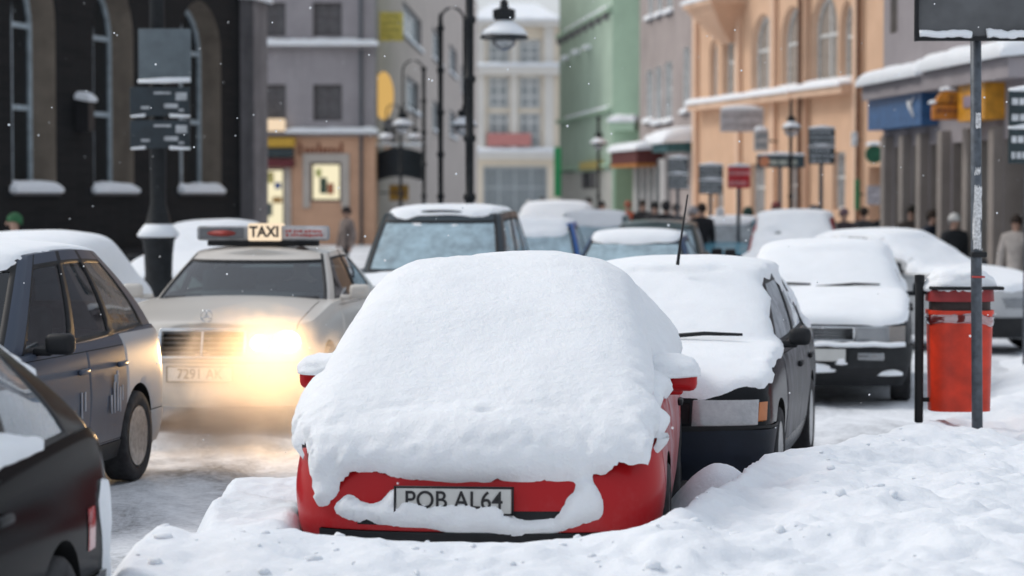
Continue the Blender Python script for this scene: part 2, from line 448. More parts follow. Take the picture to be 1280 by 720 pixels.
    # --- interior
    if sp.get('interior', True):
        yb = cb['yf'][1]+.25
        for s in (.36,-.36):
            sb = bmesh.new(); add_box(sb, s, yb+.22, .9, .48, .14, .62, .05, Matrix.Rotation(R(-12), 3, 'X')); add_box(sb, s, yb+.27, float(roof(yb))-.27, .26, .09, .17, .035)
            bm_obj('seat', sb, SEATM, root)
        sb = box_bm(0, min(cb['yr'][0]-.25, yb+1.2), .92, W*1.5, .16, .56, .05); bm_obj('rear_seat', sb, SEATM, root)
        sb = box_bm(0, cb['yf'][0]+.38, float(top(cb['yf'][0]))+.012, W*1.5, .5, .06, .02); bm_obj('dashboard', sb, INTER, root)
        sw = bmesh.new(); add_lathe(sw, [(.15,-.012),(.175,-.012),(.185,0),(.175,.012),(.15,.012)], seg=24, axis='y'); add_box(sw, 0, .01, 0, .30, .02, .05, .008)
        o = bm_obj('steering_wheel', sw, INTER, root); o.location = (.36, cb['yf'][0]+.72, float(top(cb['yf'][0]))-.0); o.rotation_euler = (R(-25),0,0)
    # --- number plate
    if sp.get('plate'):
        pt, py, pz = sp['plate'][:3]
        px_ = sp['plate'][3] if len(sp['plate']) > 3 else 0.
        pl = bm_obj('number_plate', box_bm(0, py, pz, .52, .016, .114, .005), PLATE, root)
        fr = bmesh.new()
        for dz in (-.06,.06): add_box(fr, 0, py+.001, pz+dz, .54, .02, .008)
        for dx in (-.266,.266): add_box(fr, dx, py+.001, pz, .008, .02, .128)
        bm_obj('plate_frame', fr, BLACK, pl)
        pl.location.x = px_
        if pt: text_obj('plate_lettering', pt, .112, INK, pl, (0, py-.0095, pz), sx=.92, bold=.009)
    if sp.get('wiper'):
        for (x0, x1) in ((-.05,.55),(-.62,-.1)):
            y0 = cb['yf'][0]; wb = bmesh.new(); add_tube(wb, [(x0, y0-.01, float(top(y0))+.045+sp['wiper']),(x1*.6+x0*.4, y0+.03, float(top(y0))+.075+sp['wiper']),(x1, y0+.04, float(top(y0))+.07+sp['wiper'])], [.014,.013,.009], 8)
            bm_obj('wiper', wb, BLACK, root)
    # --- lying snow
    sn = sp.get('snow')
    if sn: snow_shell(root, hull, chull, sn, sp)
    hull.free(); chull.free()
    return root
def lap(co, edges, it, lam=.5):
    n = len(co); deg = np.bincount(edges.ravel(), minlength=n).astype(float)[:, None]
    for _ in range(it):
        acc = np.zeros_like(co)
        for a in range(3):
            acc[:, a] = np.bincount(edges[:, 0], co[edges[:, 1], a], n)+np.bincount(edges[:, 1], co[edges[:, 0], a], n)
        co = co+(acc/np.maximum(deg, 1)-co)*lam
    return co
def snow_shell(root, hull, chull, sn, sp):
    """snow lying on a car: the car's outer skin, thickened by a layer that thins out to a ragged edge"""
    me = bpy.data.meshes.new('t'); a = hull.copy()
    if 'fill' in sn: sn['fill'](a)
    t2 = bpy.data.meshes.new('t2'); chull.to_mesh(t2); a.from_mesh(t2); a.to_mesh(me); a.free()
    o = bpy.data.objects.new('snow_cover', me); COL.objects.link(o)
    md = o.modifiers.new('r', 'REMESH'); md.mode = 'VOXEL'; md.voxel_size = sn.get('voxel', .04); apply_mods(o); bpy.data.meshes.remove(t2)
    me = o.data; n = len(me.vertices); co = np.zeros(n*3); me.vertices.foreach_get('co', co); co = co.reshape(-1, 3)
    ed = np.zeros(len(me.edges)*2, int); me.edges.foreach_get('vertices', ed); ed = ed.reshape(-1, 2)
    base = lap(co, ed, 3)
    me.vertices.foreach_set('co', base.ravel()); me.update()
    nn = np.zeros(n*3); me.vertices.foreach_get('normal', nn); nn = nn.reshape(-1, 3)
    ns = lap(nn, ed, 4); ns /= np.maximum(np.linalg.norm(ns, axis=1, keepdims=True), 1e-6)
    # a ray from above tells which points lie under the roof's overhang: those get none
    T = sn.get('t', .08); thr = sn.get('thr', .5); nsn = sn.get('noise', 1.)
    th = np.zeros(n)
    for i in range(n):
        x, y, z = base[i]
        f = noise.fractal(Vector((x*5, y*5, z*5)), 1., 2., 4)*.05*nsn + noise.noise(Vector((x*22, y*22, z*22)))*.02*nsn
        if 'mask' in sn: sd = sn['mask'](x, y, z, ns[i], f)
        else: sd = (ns[i][2]-thr)*.22+f
        th[i] = sd
    th = lap(np.repeat(th[:, None], 3, 1), ed, 2)[:, 0]
    tk = np.sqrt(np.clip(th/sn.get('edge', .06), 0, 1))
    tl = np.array([1+.25*noise.noise(Vector((b[0]*2.1, b[1]*2.1, 3.+b[2])))+sn.get('rough', .0)*noise.fractal(Vector((b[0]*14, b[1]*14, b[2]*14)), 1., 2., 3) for b in base])
    up = ns.copy(); up[:, 2] += sn.get('up', .6); up /= np.linalg.norm(up, axis=1, keepdims=True)
    fl = T*tk*tl
    fl = lap(np.repeat(fl[:, None], 3, 1), ed, 1)[:, 0]
    if 'scale' in sn: fl = fl*np.array([sn['scale'](*b) for b in base])
    new = base+up*(fl[:, None]+sn.get('lift', -.006))
    sm = lap(new, ed, sn.get('smooth', 4)); w = np.clip(tk, 0, 1)[:, None]*np.clip((th-.05)/.06, 0, 1)[:, None]
    new = new*(1-w)+sm*w
    if 'crumb' in sn:
        cv = np.array([sn['crumb'](*b)*(noise.fractal(Vector((b[0]*16, b[1]*16, b[2]*16)), 1., 2., 4)+.5*abs(noise.noise(Vector((b[0]*34, b[1]*34, b[2]*34))))) for b in base])
        new = new+ns*(cv*np.clip(tk, 0, 1))[:, None]
    me.vertices.foreach_set('co', new.ravel()); me.update()
    bm = bmesh.new(); bm.from_mesh(me); bm.verts.ensure_lookup_table()
    dead = th < 0; mv = {}
    for v in bm.verts:                      # slide the outermost points onto the true edge of the layer
        if dead[v.index]: continue
        q = [e.other_vert(v) for e in v.link_edges]; q = [u for u in q if dead[u.index]]
        if q:
            c = Vector((0,0,0))
            for u in q:
                t = th[v.index]/(th[v.index]-th[u.index]); c += Vector(base[v.index])*(1-t)+Vector(base[u.index])*t
            c = c/len(q); mv[v] = c-Vector(up[v.index])*.008
    for v, c in mv.items(): v.co = c
    bmesh.ops.delete(bm, geom=[v for v in bm.verts if dead[v.index]], context='VERTS')
    seen = set(); junk = []                 # crumbs too small to read are dropped
    for v in bm.verts:
        if v in seen: continue
        st_ = [v]; comp = []; seen.add(v)
        while st_:
            q = st_.pop(); comp.append(q)
            for e in q.link_edges:
                u = e.other_vert(q)
                if u not in seen: seen.add(u); st_.append(u)
        if len(comp) < 60: junk += comp
    bmesh.ops.delete(bm, geom=junk, context='VERTS')
    for _ in range(sn.get('rim', 5)):       # even out the rim
        nw = {}
        for v in bm.verts:
            q = [e.other_vert(v) for e in v.link_edges if e.is_boundary]
            if len(q) == 2: nw[v] = v.co*.4+(q[0].co+q[1].co)*.3
            elif len(q) > 2: nw[v] = v.co*.4+sum((u.co for u in q), Vector())/len(q)*.6
        for v, c in nw.items(): v.co = c
    bm.to_mesh(me); bm.free(); me.materials.clear(); me.materials.append(sn.get('mat', SNOW)); me.polygons.foreach_set('use_smooth', [True]*len(me.polygons))
    o.parent = root; return o

# ------------------------------------------------------------------ camera, sky, sun
cam = bpy.data.cameras.new('camera'); camo = bpy.data.objects.new('camera', cam); COL.objects.link(camo); scene.camera = camo
camo.location = (0, 0, CZ); camo.rotation_euler = (PI/2-math.atan((360-HY)/S), 0, 0)
cam.sensor_width = 36; cam.lens = S/1280*36; cam.clip_end = 3000; cam.clip_start = .2
cam.dof.use_dof = True; cam.dof.focus_distance = 12.6; cam.dof.aperture_fstop = 2.2
SUN_EL, SUN_AZ = 46, -72                     # the sun stands over the roofs on the left, veiled by cloud
w = bpy.data.worlds.new('World'); scene.world = w; w.use_nodes = True; nt = w.node_tree; nt.nodes.clear()
sky = nt.nodes.new('ShaderNodeTexSky'); sky.sky_type = 'NISHITA'; sky.sun_disc = False; sky.sun_elevation = R(SUN_EL); sky.sun_rotation = R(SUN_AZ)
sky.air_density = 1.4; sky.dust_density = 5.; sky.ozone_density = 1.; sky.altitude = 100
mx = nt.nodes.new('ShaderNodeMix'); mx.data_type = 'RGBA'; mx.inputs[0].default_value = .62; mx.inputs[7].default_value = (9.0, 9.6, 10.5, 1)
nt.links.new(sky.outputs[0], mx.inputs[6])
bg = nt.nodes.new('ShaderNodeBackground'); bg.inputs[1].default_value = .092; ow = nt.nodes.new('ShaderNodeOutputWorld')
nt.links.new(mx.outputs[2], bg.inputs[0]); nt.links.new(bg.outputs[0], ow.inputs[0])
sl = bpy.data.lights.new('sun', 'SUN'); sl.energy = 1.3; sl.angle = R(16); sl.color = (1,.975,.945); so = bpy.data.objects.new('sun', sl); COL.objects.link(so)
d = Vector((math.cos(R(SUN_EL))*math.sin(R(SUN_AZ)), math.cos(R(SUN_EL))*math.cos(R(SUN_AZ)), math.sin(R(SUN_EL))))
so.rotation_euler = d.to_track_quat('Z', 'Y').to_euler()
vs_ = scene.view_settings; vs_.view_transform = 'Standard'; vs_.look = 'None'; vs_.exposure = .10; vs_.gamma = 1; vs_.use_curve_mapping = False
scene.cycles.use_denoising = True; scene.cycles.max_bounces = 8; scene.cycles.volume_bounces = 1; scene.cycles.transparent_max_bounces = 16
scene.cycles.sample_clamp_indirect = 6.; scene.cycles.volume_step_rate = 2.

# ------------------------------------------------------------------ ground
def axis_steps(parts):
    out = [parts[0][0]]
    for a, b, st in parts:
        n = max(1, int(round((b-a)/st))); out += [a+(b-a)*(i+1)/n for i in range(n)]
    return np.array(out)
def grid_obj(name, xs, ys, zf, mat, parent=None):
    X, Y = np.meshgrid(xs, ys); Z = zf(X, Y); nx, ny = len(xs), len(ys)
    v = np.stack([X.ravel(), Y.ravel(), Z.ravel()], 1)
    i = np.arange(nx-1)[None, :]+np.arange(ny-1)[:, None]*nx; i = i.ravel()
    f = np.stack([i, i+1, i+1+nx, i+nx], 1)
    me = bpy.data.meshes.new(name); me.vertices.add(len(v)); me.vertices.foreach_set('co', v.ravel()); me.loops.add(f.size); me.loops.foreach_set('vertex_index', f.ravel().astype(np.int32))
    me.polygons.add(len(f)); me.polygons.foreach_set('loop_start', (np.arange(len(f))*4).astype(np.int32)); me.polygons.foreach_set('use_smooth', [True]*len(f)); me.update(); me.validate()
    return link_mesh(name, me, mat, parent)
vfbm = np.vectorize(lambda x, y, o: noise.fractal(Vector((x, y, 0)), 1., 2., o), otypes=[float])
vrid = np.vectorize(lambda x, y: noise.noise(Vector((x, y, 5.))), otypes=[float])
ROADM, nt, out = new_mat('trodden_snow_road')
p = N(nt, 'ShaderNodeBsdfPrincipled', Roughness=.7); p.inputs['Specular IOR Level'].default_value = .3
tc = N(nt, 'ShaderNodeTexCoord'); mp = N(nt, 'ShaderNodeMapping'); mp.inputs['Scale'].default_value = (1., .45, 1.); mp.inputs['Rotation'].default_value = (0,0,.1); nt.links.new(tc.outputs['Object'], mp.inputs[0])
n1 = N(nt, 'ShaderNodeTexNoise', Scale=1.3, Detail=10., Roughness=.7, Distortion=.7); nt.links.new(mp.outputs[0], n1.inputs['Vector'])
n2 = N(nt, 'ShaderNodeTexNoise', Scale=18., Detail=6., Roughness=.75); nt.links.new(tc.outputs['Object'], n2.inputs['Vector'])
f = math_n(nt, 'ADD', n1.outputs[0], math_n(nt, 'MULTIPLY', math_n(nt, 'SUBTRACT', n2.outputs[0], .5), .45))
cr = nt.nodes.new('ShaderNodeValToRGB'); nt.links.new(f, cr.inputs[0]); e = cr.color_ramp.elements
e[0].position = .30; e[0].color = (.24,.245,.26,1); e[1].position = .62; e[1].color = (.82,.845,.88,1)
x = e.new(.40); x.color = (.50,.52,.55,1); x = e.new(.5); x.color = (.66,.685,.72,1)
nt.links.new(cr.outputs[0], p.inputs['Base Color'])
bp = N(nt, 'ShaderNodeBump', Strength=.6, Distance=.04); nt.links.new(f, bp.inputs['Height']); nt.links.new(bp.outputs[0], p.inputs['Normal']); nt.links.new(p.outputs[0], out.inputs[0])
gx = axis_steps([(-400,-60,60),(-60,-9,3),(-9,7,.09),(7,60,3),(60,400,60)]); gy = axis_steps([(-60,8,4),(8,24,.09),(24,60,1.),(60,1200,60)])
def road_z(X, Y):
    near = ((X > -9.2) & (X < 7.2) & (Y > 7.8) & (Y < 24.3))
    Z = np.zeros_like(X)
    Z[near] = vfbm(X[near]*1.7, Y[near]*.8, 5)*.022+vfbm(X[near]*7, Y[near]*5, 3)*.008
    # two wheel ruts along the lane the traffic drives in
    for off in (-.72,.72):
        c = -2.35-.03*(Y-14)+off
        Z -= .02*np.exp(-((X-c)/.16)**2)*near
    return Z
tag(grid_obj('road', gx, gy, road_z, ROADM), 'packed grey-white snow on the roadway', None, None, 'structure')
# shovelled bank along the kerb in front of the parked cars
CREST = [(-2.2,9.9),(-1.6,10.2),(-.9,10.18),(-.3,10.2),(.4,10.25),(.7,10.6),(1.0,11.4),(1.3,12.5),(1.7,13.3),(2.2,14.4),(2.8,15.9),(3.4,17.6),(4.3,19.5),(9,24)]
CRZ = [(-2.2,.40),(-1.55,.50),(-.95,.485),(-.5,.468),(.2,.458),(.5,.50),(.75,.545),(1.3,.55),(1.7,.53),(2.4,.47),(3.1,.40),(4.,.36),(9,.3)]
def bank_z(X, Y):
    yc = pch(CREST, X); zc = pch(CRZ, X)
    wob = vfbm(X*1.5+3, Y*1.5, 3)
    yw = yc+wob*.10
    z = zc*(1-sstep(-.02, .55, Y-yw))
    z -= .10*sstep(.0, 1.6, yw-Y)*sstep(-1.9, -.9, -np.abs(X))   # falls a little towards the camera
    left = sstep(-1.86, -1.50, X+.06*vrid(X*.5, Y*2.1)); z *= left
    # ridge thrown up along the flank of the red car, and a hump between two parked cars
    ridge = .43*sstep(-1.66, -1.42, X+.08*vrid(X, Y*1.6)+.09*(Y-11.5)*.5)*(1-sstep(-1.05, -.8, X))*(1-sstep(12.6, 13.3, Y))*sstep(9.5, 10.3, Y)
    z = np.maximum(z, ridge)
    hump = .50*np.exp(-(((X-1.1)/.34)**2+((Y-12.75)/.5)**2)); z = np.maximum(z, hump)
    m = z > .03
    lum = np.zeros_like(z)
    lum[m] = vfbm(X[m]*2.6, Y[m]*2.2, 5)*.05+vfbm(X[m]*1.15+7, Y[m]*1.1, 3)*.06+np.abs(vfbm(X[m]*6, Y[m]*5+4, 4))*.03+vfbm(X[m]*17, Y[m]*14, 4)*.009
    dent = np.zeros_like(z); dent[m] = vrid(X[m]*1.1+9, Y[m]*.9); dent = -.06*sstep(.12, .55, dent)
    return z+(lum+dent)*np.clip(z/.25, 0, 1)*np.where(X > -.9, np.clip((yw-Y+.25)/.7, .35, 1.), .6)-.03
tag(grid_obj('snow_bank', axis_steps([(-2.0,3.9,.03),(3.9,8,.12)]), axis_steps([(7.,8.6,.1),(8.6,16.2,.03),(16.2,24,.1)]), bank_z, BANK), 'shovelled snow bank along the kerb in front of the parked cars', None, None, 'structure')
b = bmesh.new(); rs = random.Random(5)
for k in range(210):
    X = rs.uniform(-1.6, 3.6); Y = rs.uniform(9., min(16., float(pch(CREST, X))+.25))
    z = float(bank_z(np.array([[X]]), np.array([[Y]]))[0, 0])
    if z < .15: continue
    r_ = .007+.027*rs.random()**4; q = len(b.verts); bmesh.ops.create_icosphere(b, subdivisions=2, radius=1.); b.verts.ensure_lookup_table()
    sx_, sy_, sz_ = rs.uniform(.7,1.4), rs.uniform(.7,1.4), rs.uniform(.5,.9)
    for v in b.verts[q:]:
        c = v.co*(1+.35*noise.noise(v.co*1.6+Vector((k*3.1,0,0)))); v.co = Vector((X+c.x*r_*sx_, Y+c.y*r_*sy_, z+r_*.02+c.z*r_*sz_))
tag(bm_obj('snow_clods', b, BANK, None), 'small crumbled clods of snow strewn over the shovelled bank', None, None, 'stuff')
tag(grid_obj('pavement', axis_steps([(2.6,5.2,.07),(5.2,14,.6)]), axis_steps([(15.5,30,.12),(30,72,1.)]),
    lambda X, Y: .10+.12*sstep(0, .8, X-np.maximum(2.75, 2.75+(Y-16)*.28))-.16*(1-sstep(-.4, .1, X-np.maximum(2.75, 2.75+(Y-16)*.28)))+np.where(Y < 30, .02*np.sin(X*5+Y*2)*np.sin(Y*3.1), 0), BANK), 'snow covered pavement on the right', None, None, 'structure')

# ------------------------------------------------------------------ the vehicles
def std_cabin(yf0, yf1, yr1, yr0, w0, w1, roofz, side, **k):
    H = roofz; d = dict(yf=(yf0, yf1), yr=(yr0, yr1), w=(w0, w1), roof=[(yf0,H-.10),(yf1,H-.03),((yf1+yr1)/2,H),(yr1,H-.03),(yr0,H-.10)], side=side); d.update(k); return d
SIDE4 = [('P',.05),('K',.02),('G',.36),('K',.05),('G',.36),('K',.02),('P',.14)]
SIDE6 = [('P',.04),('K',.015),('G',.27),('K',.045),('G',.25),('K',.045),('G',.26),('K',.015),('P',.06)]
SIDE2 = [('P',.05),('K',.02),('G',.42),('K',.05),('G',.26),('K',.02),('P',.18)]
up_ = lambda n: n.z > .5
front = lambda n: n.y < -.25
rear = lambda n: n.y > .25
flank = lambda n: abs(n.x) > .45
def doors(y0, ym, y1, z0, z1, mat):
    return [('door', mat, dict(x=(.3,1.1), y=(y0,ym), z=(z0,z1), nrm=flank, gap=.006, mirror=True)), ('door', mat, dict(x=(.3,1.1), y=(ym,y1), z=(z0,z1), nrm=flank, gap=.006, mirror=True))]

# --- red hatchback under deep snow
RED = paint('red_paint', (.40,.010,.013), .16, .3, (.42,.25,.26), zref=.5); REDF = paint('red_frosted', (.33,.014,.018), .3, .4, (.45,.33,.35), frost=.5, zref=.5)
def rc(px, py): return ((px-594)/281.0, CZ-(py-HY)/281.0-.05)
ZCUT = sorted([rc(*q) for q in [(330,535),(352,553),(370,552),(379,575),(384,600),(387,640),(398,648),(412,640),(428,606),(445,598),(500,604),(570,608),(640,607),(720,603),(765,598),(795,584),(812,590),(834,578),(848,560)]])
def poly_sd(pts, x, z):
    """signed distance to a polygon, positive inside"""
    dmin = 9; ins = False
    for (x1, z1), (x2, z2) in zip(pts, pts[1:]+pts[:1]):
        dx, dz = x2-x1, z2-z1; t = max(0, min(1, ((x-x1)*dx+(z-z1)*dz)/(dx*dx+dz*dz))); dmin = min(dmin, math.hypot(x-x1-t*dx, z-z1-t*dz))
        if (z1 > z) != (z2 > z) and x < (x2-x1)*(z-z1)/(z2-z1)+x1: ins = not ins
    return dmin if ins else -dmin
LIP = [rc(*q) for q in [(412,646),(436,630),(455,638),(478,638),(496,618),(512,626),(545,634),(632,631),(641,648),(662,656),(715,654),(722,662),(700,671),(600,671),(500,664),(415,652)]]
BLOB = [rc(*q) for q in [(737,604),(714,640),(700,655),(722,664),(757,652),(759,634),(747,612)]]
zcx = [q[0] for q in ZCUT]; zcz = [q[1] for q in ZCUT]
def red_mask(x, y, z, n, f):
    if y < .55 and n[1] < -.25+.0:
        sd = z-np.interp(x, zcx, zcz)
        sd = max(sd, poly_sd(LIP, x, z)+.012, poly_sd(BLOB, x, z)+.012); return sd+f*.45
    lim = .64 if x < 0 else (.73 if y < .55 else .80+.10*min(1, (y-.55)/.9))
    if z > .93 and y > 1.: return .1
    return (z-lim)+f*.8
red_sp = dict(L=3.95, W=1.77, paint=RED, top=[(0,.66),(.25,.72),(.6,.80),(1.1,.90),(1.6,.92),(3.3,.94),(3.95,.92)], crown=.05, Rf=.46, wr=.29, wy=(.74,3.2),
  cabin=std_cabin(.98,1.66,3.15,3.75,.82,.52,1.43,SIDE2, crown=.12), plate=('POB AL64', -.016, .478, -.075), mirror=(1.22,.93), moff=.035, msz=(.15,.08,.105), alloy=False, interior=False,
  panels=[('door', REDF, dict(x=(.3,1.1), y=(1.12,2.35), z=(.34,.86), nrm=flank, gap=.006, mirror=True)),
          ('front_wing', REDF, dict(x=(.3,1.1), y=(.42,1.12), z=(.4,.86), nrm=flank, off=.002, mirror=True)),
          ('sill', BLACK, dict(x=(.3,1.1), y=(.5,3.4), z=(.15,.34), nrm=flank, off=.004, mirror=True)),
          ('lower_lip', BLACK, dict(x=(-.7,.7), y=(-.1,.6), z=(.18,.335), nrm=front, off=.012)),
          ('air_intake', BLACK, dict(x=(-.52,.42), y=(-.1,.4), z=(.36,.43), nrm=front, off=-.004))],
  snow=dict(voxel=.021, t=.115, mask=red_mask, edge=.09, up=.25, rough=.07, smooth=34, mat=SNOWC, noise=1.0, rim=1, crumb=lambda x, y, z: .003+.009*float(1-sstep(.62, .95, z))*(y < .6)+.006*float(sstep(.55, .8, abs(x))),
            scale=lambda x, y, z: .62 if z < .58 and y < .4 else 1.))
def red_fill(bm):
    pr = [(.10,.64),(.34,.80),(.7,1.0),(1.05,1.19),(1.4,1.34),(1.8,1.43),(2.1,1.43),(2.1,.5),(.10,.5)]
    for wt, wb, dz in ((.56,.82,-.055),(.46,.80,-.015),(.28,.74,.0)):
        L_ = []
        for sgn in (1,-1):
            L_.append([bm.verts.new((sgn*(wb+(wt-wb)*max(0, (z-.75)/.7)), y, z+(dz if z > .6 else 0))) for y, z in pr])
        n = len(pr)
        bm.faces.new(L_[0]); bm.faces.new(L_[1][::-1])
        for k in range(n): bm.faces.new((L_[0][k], L_[1][k], L_[1][(k+1)%n], L_[0][(k+1)%n]))
        bmesh.ops.recalc_face_normals(bm, faces=[f for f in bm.faces if all(v in L_[0] or v in L_[1] for v in f.verts)])
red_sp['snow']['fill'] = red_fill
redcar = car('parked_car', 'red hatchback buried under a thick smooth dome of snow, front plate half hidden', red_sp, (-.185,10.72,.05), -5.2)
def snow_lump(name, parent, c, s, seed=0., mat=SNOW):
    bm = bmesh.new(); bmesh.ops.create_icosphere(bm, subdivisions=4, radius=1.)
    for v in bm.verts:
        k = 1+.14*noise.fractal(v.co*1.7+Vector((seed, 0, 0)), 1., 2., 4); q = v.co*k
        if q.z < -.25: q.z = -.25+(q.z+.25)*.2
        v.co = Vector((c[0]+q.x*s[0], c[1]+q.y*s[1], c[2]+q.z*s[2]))
    return bm_obj(name, bm, mat, parent)
for s in (1,-1): snow_lump('mirror_snow', redcar, (s*.83,1.26,.975), (.185,.18,.085), s*3., SNOWC)

# --- black small hatchback behind it
BLK = paint('black_paint', (.008,.009,.011), .3, .25, (.24,.25,.26), zref=.42, spec=.28); BLKF = paint('black_frosted', (.012,.013,.016), .5, .35, (.34,.35,.36), frost=.34, zref=.5, spec=.3)
HLF = glass('iced_lamp', (.8,.82,.84), .2, .62, (.62,.61,.62)); BLUEBLK = simple('blue_black_plastic', (.008,.013,.024), .5, bump=.05, spec=.25)
def black_mask(x, y, z, n, f):
    if y < .12: return min(z-.66, .1)+f*.5
    sd = (n[2]-.52)*.22+f
    if .9 < y < 1.7 and abs(x) < .66 and z > .9: sd = max(sd, .06)
    return sd
blk_sp = dict(L=4.0, W=1.66, paint=BLK, top=[(0,.70),(.25,.755),(.6,.82),(1.05,.90),(1.6,.92),(3.3,.95),(4.0,.93)], crown=.035, wr=.29, wy=(.76,3.2), Rf=.40, p=3.2,
  cabin=std_cabin(.98,1.72,3.2,3.8,.76,.60,1.42,SIDE4, crown=.05), mirror=(1.3,.98), mirror_mat=BLACK, wiper=.04, spokes=7, moff=.055, msz=(.14,.08,.11),
  glass_of={'G1l': glass('iced_side', frost=.55, frost_col=(.6,.64,.68)), 'G2l': glass('iced_side')},
  panels=doors(1.15,2.15,3.0,.33,.88,BLKF)+[
    ('bumper', BLUEBLK, dict(y=(-.1,.62), z=(.2,.50), nrm=lambda n: n.z < .6 and n.y < .3, gap=.008, off=.012)),
    ('headlight', HLF, dict(x=(.36,.73), y=(-.1,.5), z=(.525,.665), nrm=front, mirror=True, off=.006)),
    ('indicator', AMBER, dict(x=(.735,.775), y=(-.1,.55), z=(.545,.65), nrm=lambda n: n.y < -.05, mirror=True, off=.006)),
    ('grille', BLACK, dict(x=(-.34,.34), y=(-.1,.4), z=(.53,.65), nrm=front, off=-.01)),
    ('bumper_strip', BLACK, dict(y=(-.1,.55), z=(.50,.515), nrm=lambda n: n.y < .2, off=.016))],
  plate=('PO 7K12', -.03, .38), snow=dict(voxel=.028, t=.052, mask=black_mask, edge=.07, up=.5, rough=.05, smooth=4, noise=1.2, mat=SNOW, scale=lambda x, y, z: .5+.5*float(sstep(.05, .45, y))))
blk_sp['plate'] = (None, -.03, .36)
blackcar = car('parked_car', 'small black hatchback with snow on bonnet and windscreen, parked right behind the red car', blk_sp, (.70,14.1,.02), -11.5)
am = bmesh.new(); add_tube(am, [(.06,1.62,1.42),(.075,1.64,1.56),(.12,1.66,1.88)], [.012,.008,.005], 8); bm_obj('aerial', am, BLACK, blackcar)

# --- dark saloon further back
DRK = paint('dark_paint', (.014,.017,.02), .3, .3, (.28,.29,.3), zref=.45, spec=.3)
def saloon_mask(x, y, z, n, f):
    if y < .10: return (z-.775)*.8+f*.3
    return (n[2]-.42)*.22+f*.8
sal_sp = dict(L=4.45, W=1.70, paint=DRK, top=[(0,.74),(.2,.78),(.7,.86),(1.25,.93),(1.8,.94),(3.6,.96),(4.45,.95)], Rf=.30, p=3.6, wr=.31, wy=(.85,3.45),
  cabin=std_cabin(1.28,1.95,3.2,3.9,.77,.60,1.40,SIDE4), wiper=.05, plate=(None,-.035,.47), mirror_mat=DRK,
  panels=doors(1.3,2.35,3.25,.33,.90,DRK)+[
    ('bumper', simple('grey_bumper', (.020,.022,.024), .6, spec=.25), dict(y=(-.1,.7), z=(.36,.56), nrm=lambda n: n.z < .6 and n.y < .3, gap=.008, off=.022)),
    ('lower_lip', BLACK, dict(y=(-.1,.6), z=(.2,.36), nrm=front, off=.01)),
    ('headlight', LENS, dict(x=(.34,.64), y=(-.1,.4), z=(.59,.72), nrm=front, mirror=True, off=.004)),
    ('indicator', glass('indicator_glass', (.75,.6,.45), .12, .3, (.6,.5,.42)), dict(x=(.64,.78), y=(-.1,.5), z=(.59,.72), nrm=lambda n: n.y < -.05, mirror=True, off=.004)),
    ('grille', BLACK, dict(x=(-.32,.32), y=(-.1,.3), z=(.59,.72), nrm=front, off=-.02))],
  snow=dict(voxel=.04, t=.075, mask=saloon_mask, edge=.08, up=.7, smooth=4, scale=lambda x, y, z: .35+.65*float(sstep(.05, .45, y))))
saloon = car('parked_car', 'dark saloon with snowy roof and bonnet parked beyond the small black hatchback', sal_sp, (2.72,21.4,.0), -9.)
gb = bmesh.new()
for dz in (.595,.715): add_box(gb, 0, -.012+.04, dz, .66, .03, .016)
for dx in (-.33,.33): add_box(gb, dx, .02+.01, .655, .016, .03, .135)
for k in range(4): add_box(gb, 0, .045, .617+.025*k, .63, .01, .006)
bm_obj('grille_frame', gb, CHROME, saloon)
b = bmesh.new(); add_tube(b, [(x, -.022+.10*(abs(x)/.8)**3, .563+.012*noise.noise(Vector((x*7,0,0)))) for x in np.linspace(-.78,.78,24)], [.022+.012*abs(noise.noise(Vector((x*9,1,0)))) for x in np.linspace(-.78,.78,24)], 8); bm_obj('bumper_snow', b, SNOW, saloon)
snow_lump('stuck_snow', saloon, (-.12,-.02,.335), (.28,.05,.07), 5., SNOWC); snow_lump('stuck_snow', saloon, (.22,-.025,.40), (.05,.03,.05), 2., SNOWC); snow_lump('stuck_snow', saloon, (.62,.07,.30), (.14,.05,.05), 8., SNOWC)
for s in (1,-1): bm_obj('fog_lamp', box_bm(s*.48,.0,.455,.24,.03,.07,.012), LENS, saloon)

# --- taxi
CREAM = paint('cream_paint', (.56,.53,.49), .45, .25, (.30,.27,.24), zref=.66)
taxi_sp = dict(taxi=1, L=4.8, W=1.80, paint=CREAM, top=[(0,.76),(.25,.82),(.7,.89),(1.35,.97),(1.9,.98),(3.8,.99),(4.8,.96)], Rf=.44, p=2.8, crown=.045, wr=.315, wy=(.86,3.7), zb=.2,
  levels=[(0,.09,.06,.93),(.12,.03,.03,.965),(.3,0,0,.985),(.5,.03,.01,1.),(.75,.07,.03,.985),(.9,.12,.05,.965),(1,.19,.07,.93)],
  cabin=std_cabin(1.36,2.12,3.35,4.1,.80,.615,1.43,SIDE4, aF=9), plate=('7291 AK',-.03,.455), glass=GLASST, wiper=.0,
  panels=doors(1.5,2.62,3.6,.30,.945,CREAM)+[
    ('bumper', CREAM, dict(y=(-.1,.75), z=(.2,.545), nrm=lambda n: n.z < .6 and n.y < .35, gap=.008, off=.014)),
    ('air_intake', BLACK, dict(x=(-.6,.6), y=(-.1,.4), z=(.235,.34), nrm=front, off=-.01)),
    ('bonnet', CREAM, dict(x=(-.72,.72), y=(.14,1.3), z=(.70,1.1), nrm=lambda n: n.z > .45, gap=.006, off=.003))])
taxi = car('taxi_car', 'cream taxi saloon with lit headlamps and a lit TAXI sign on its roof', taxi_sp, (-2.47,19.0,.02), -6.)
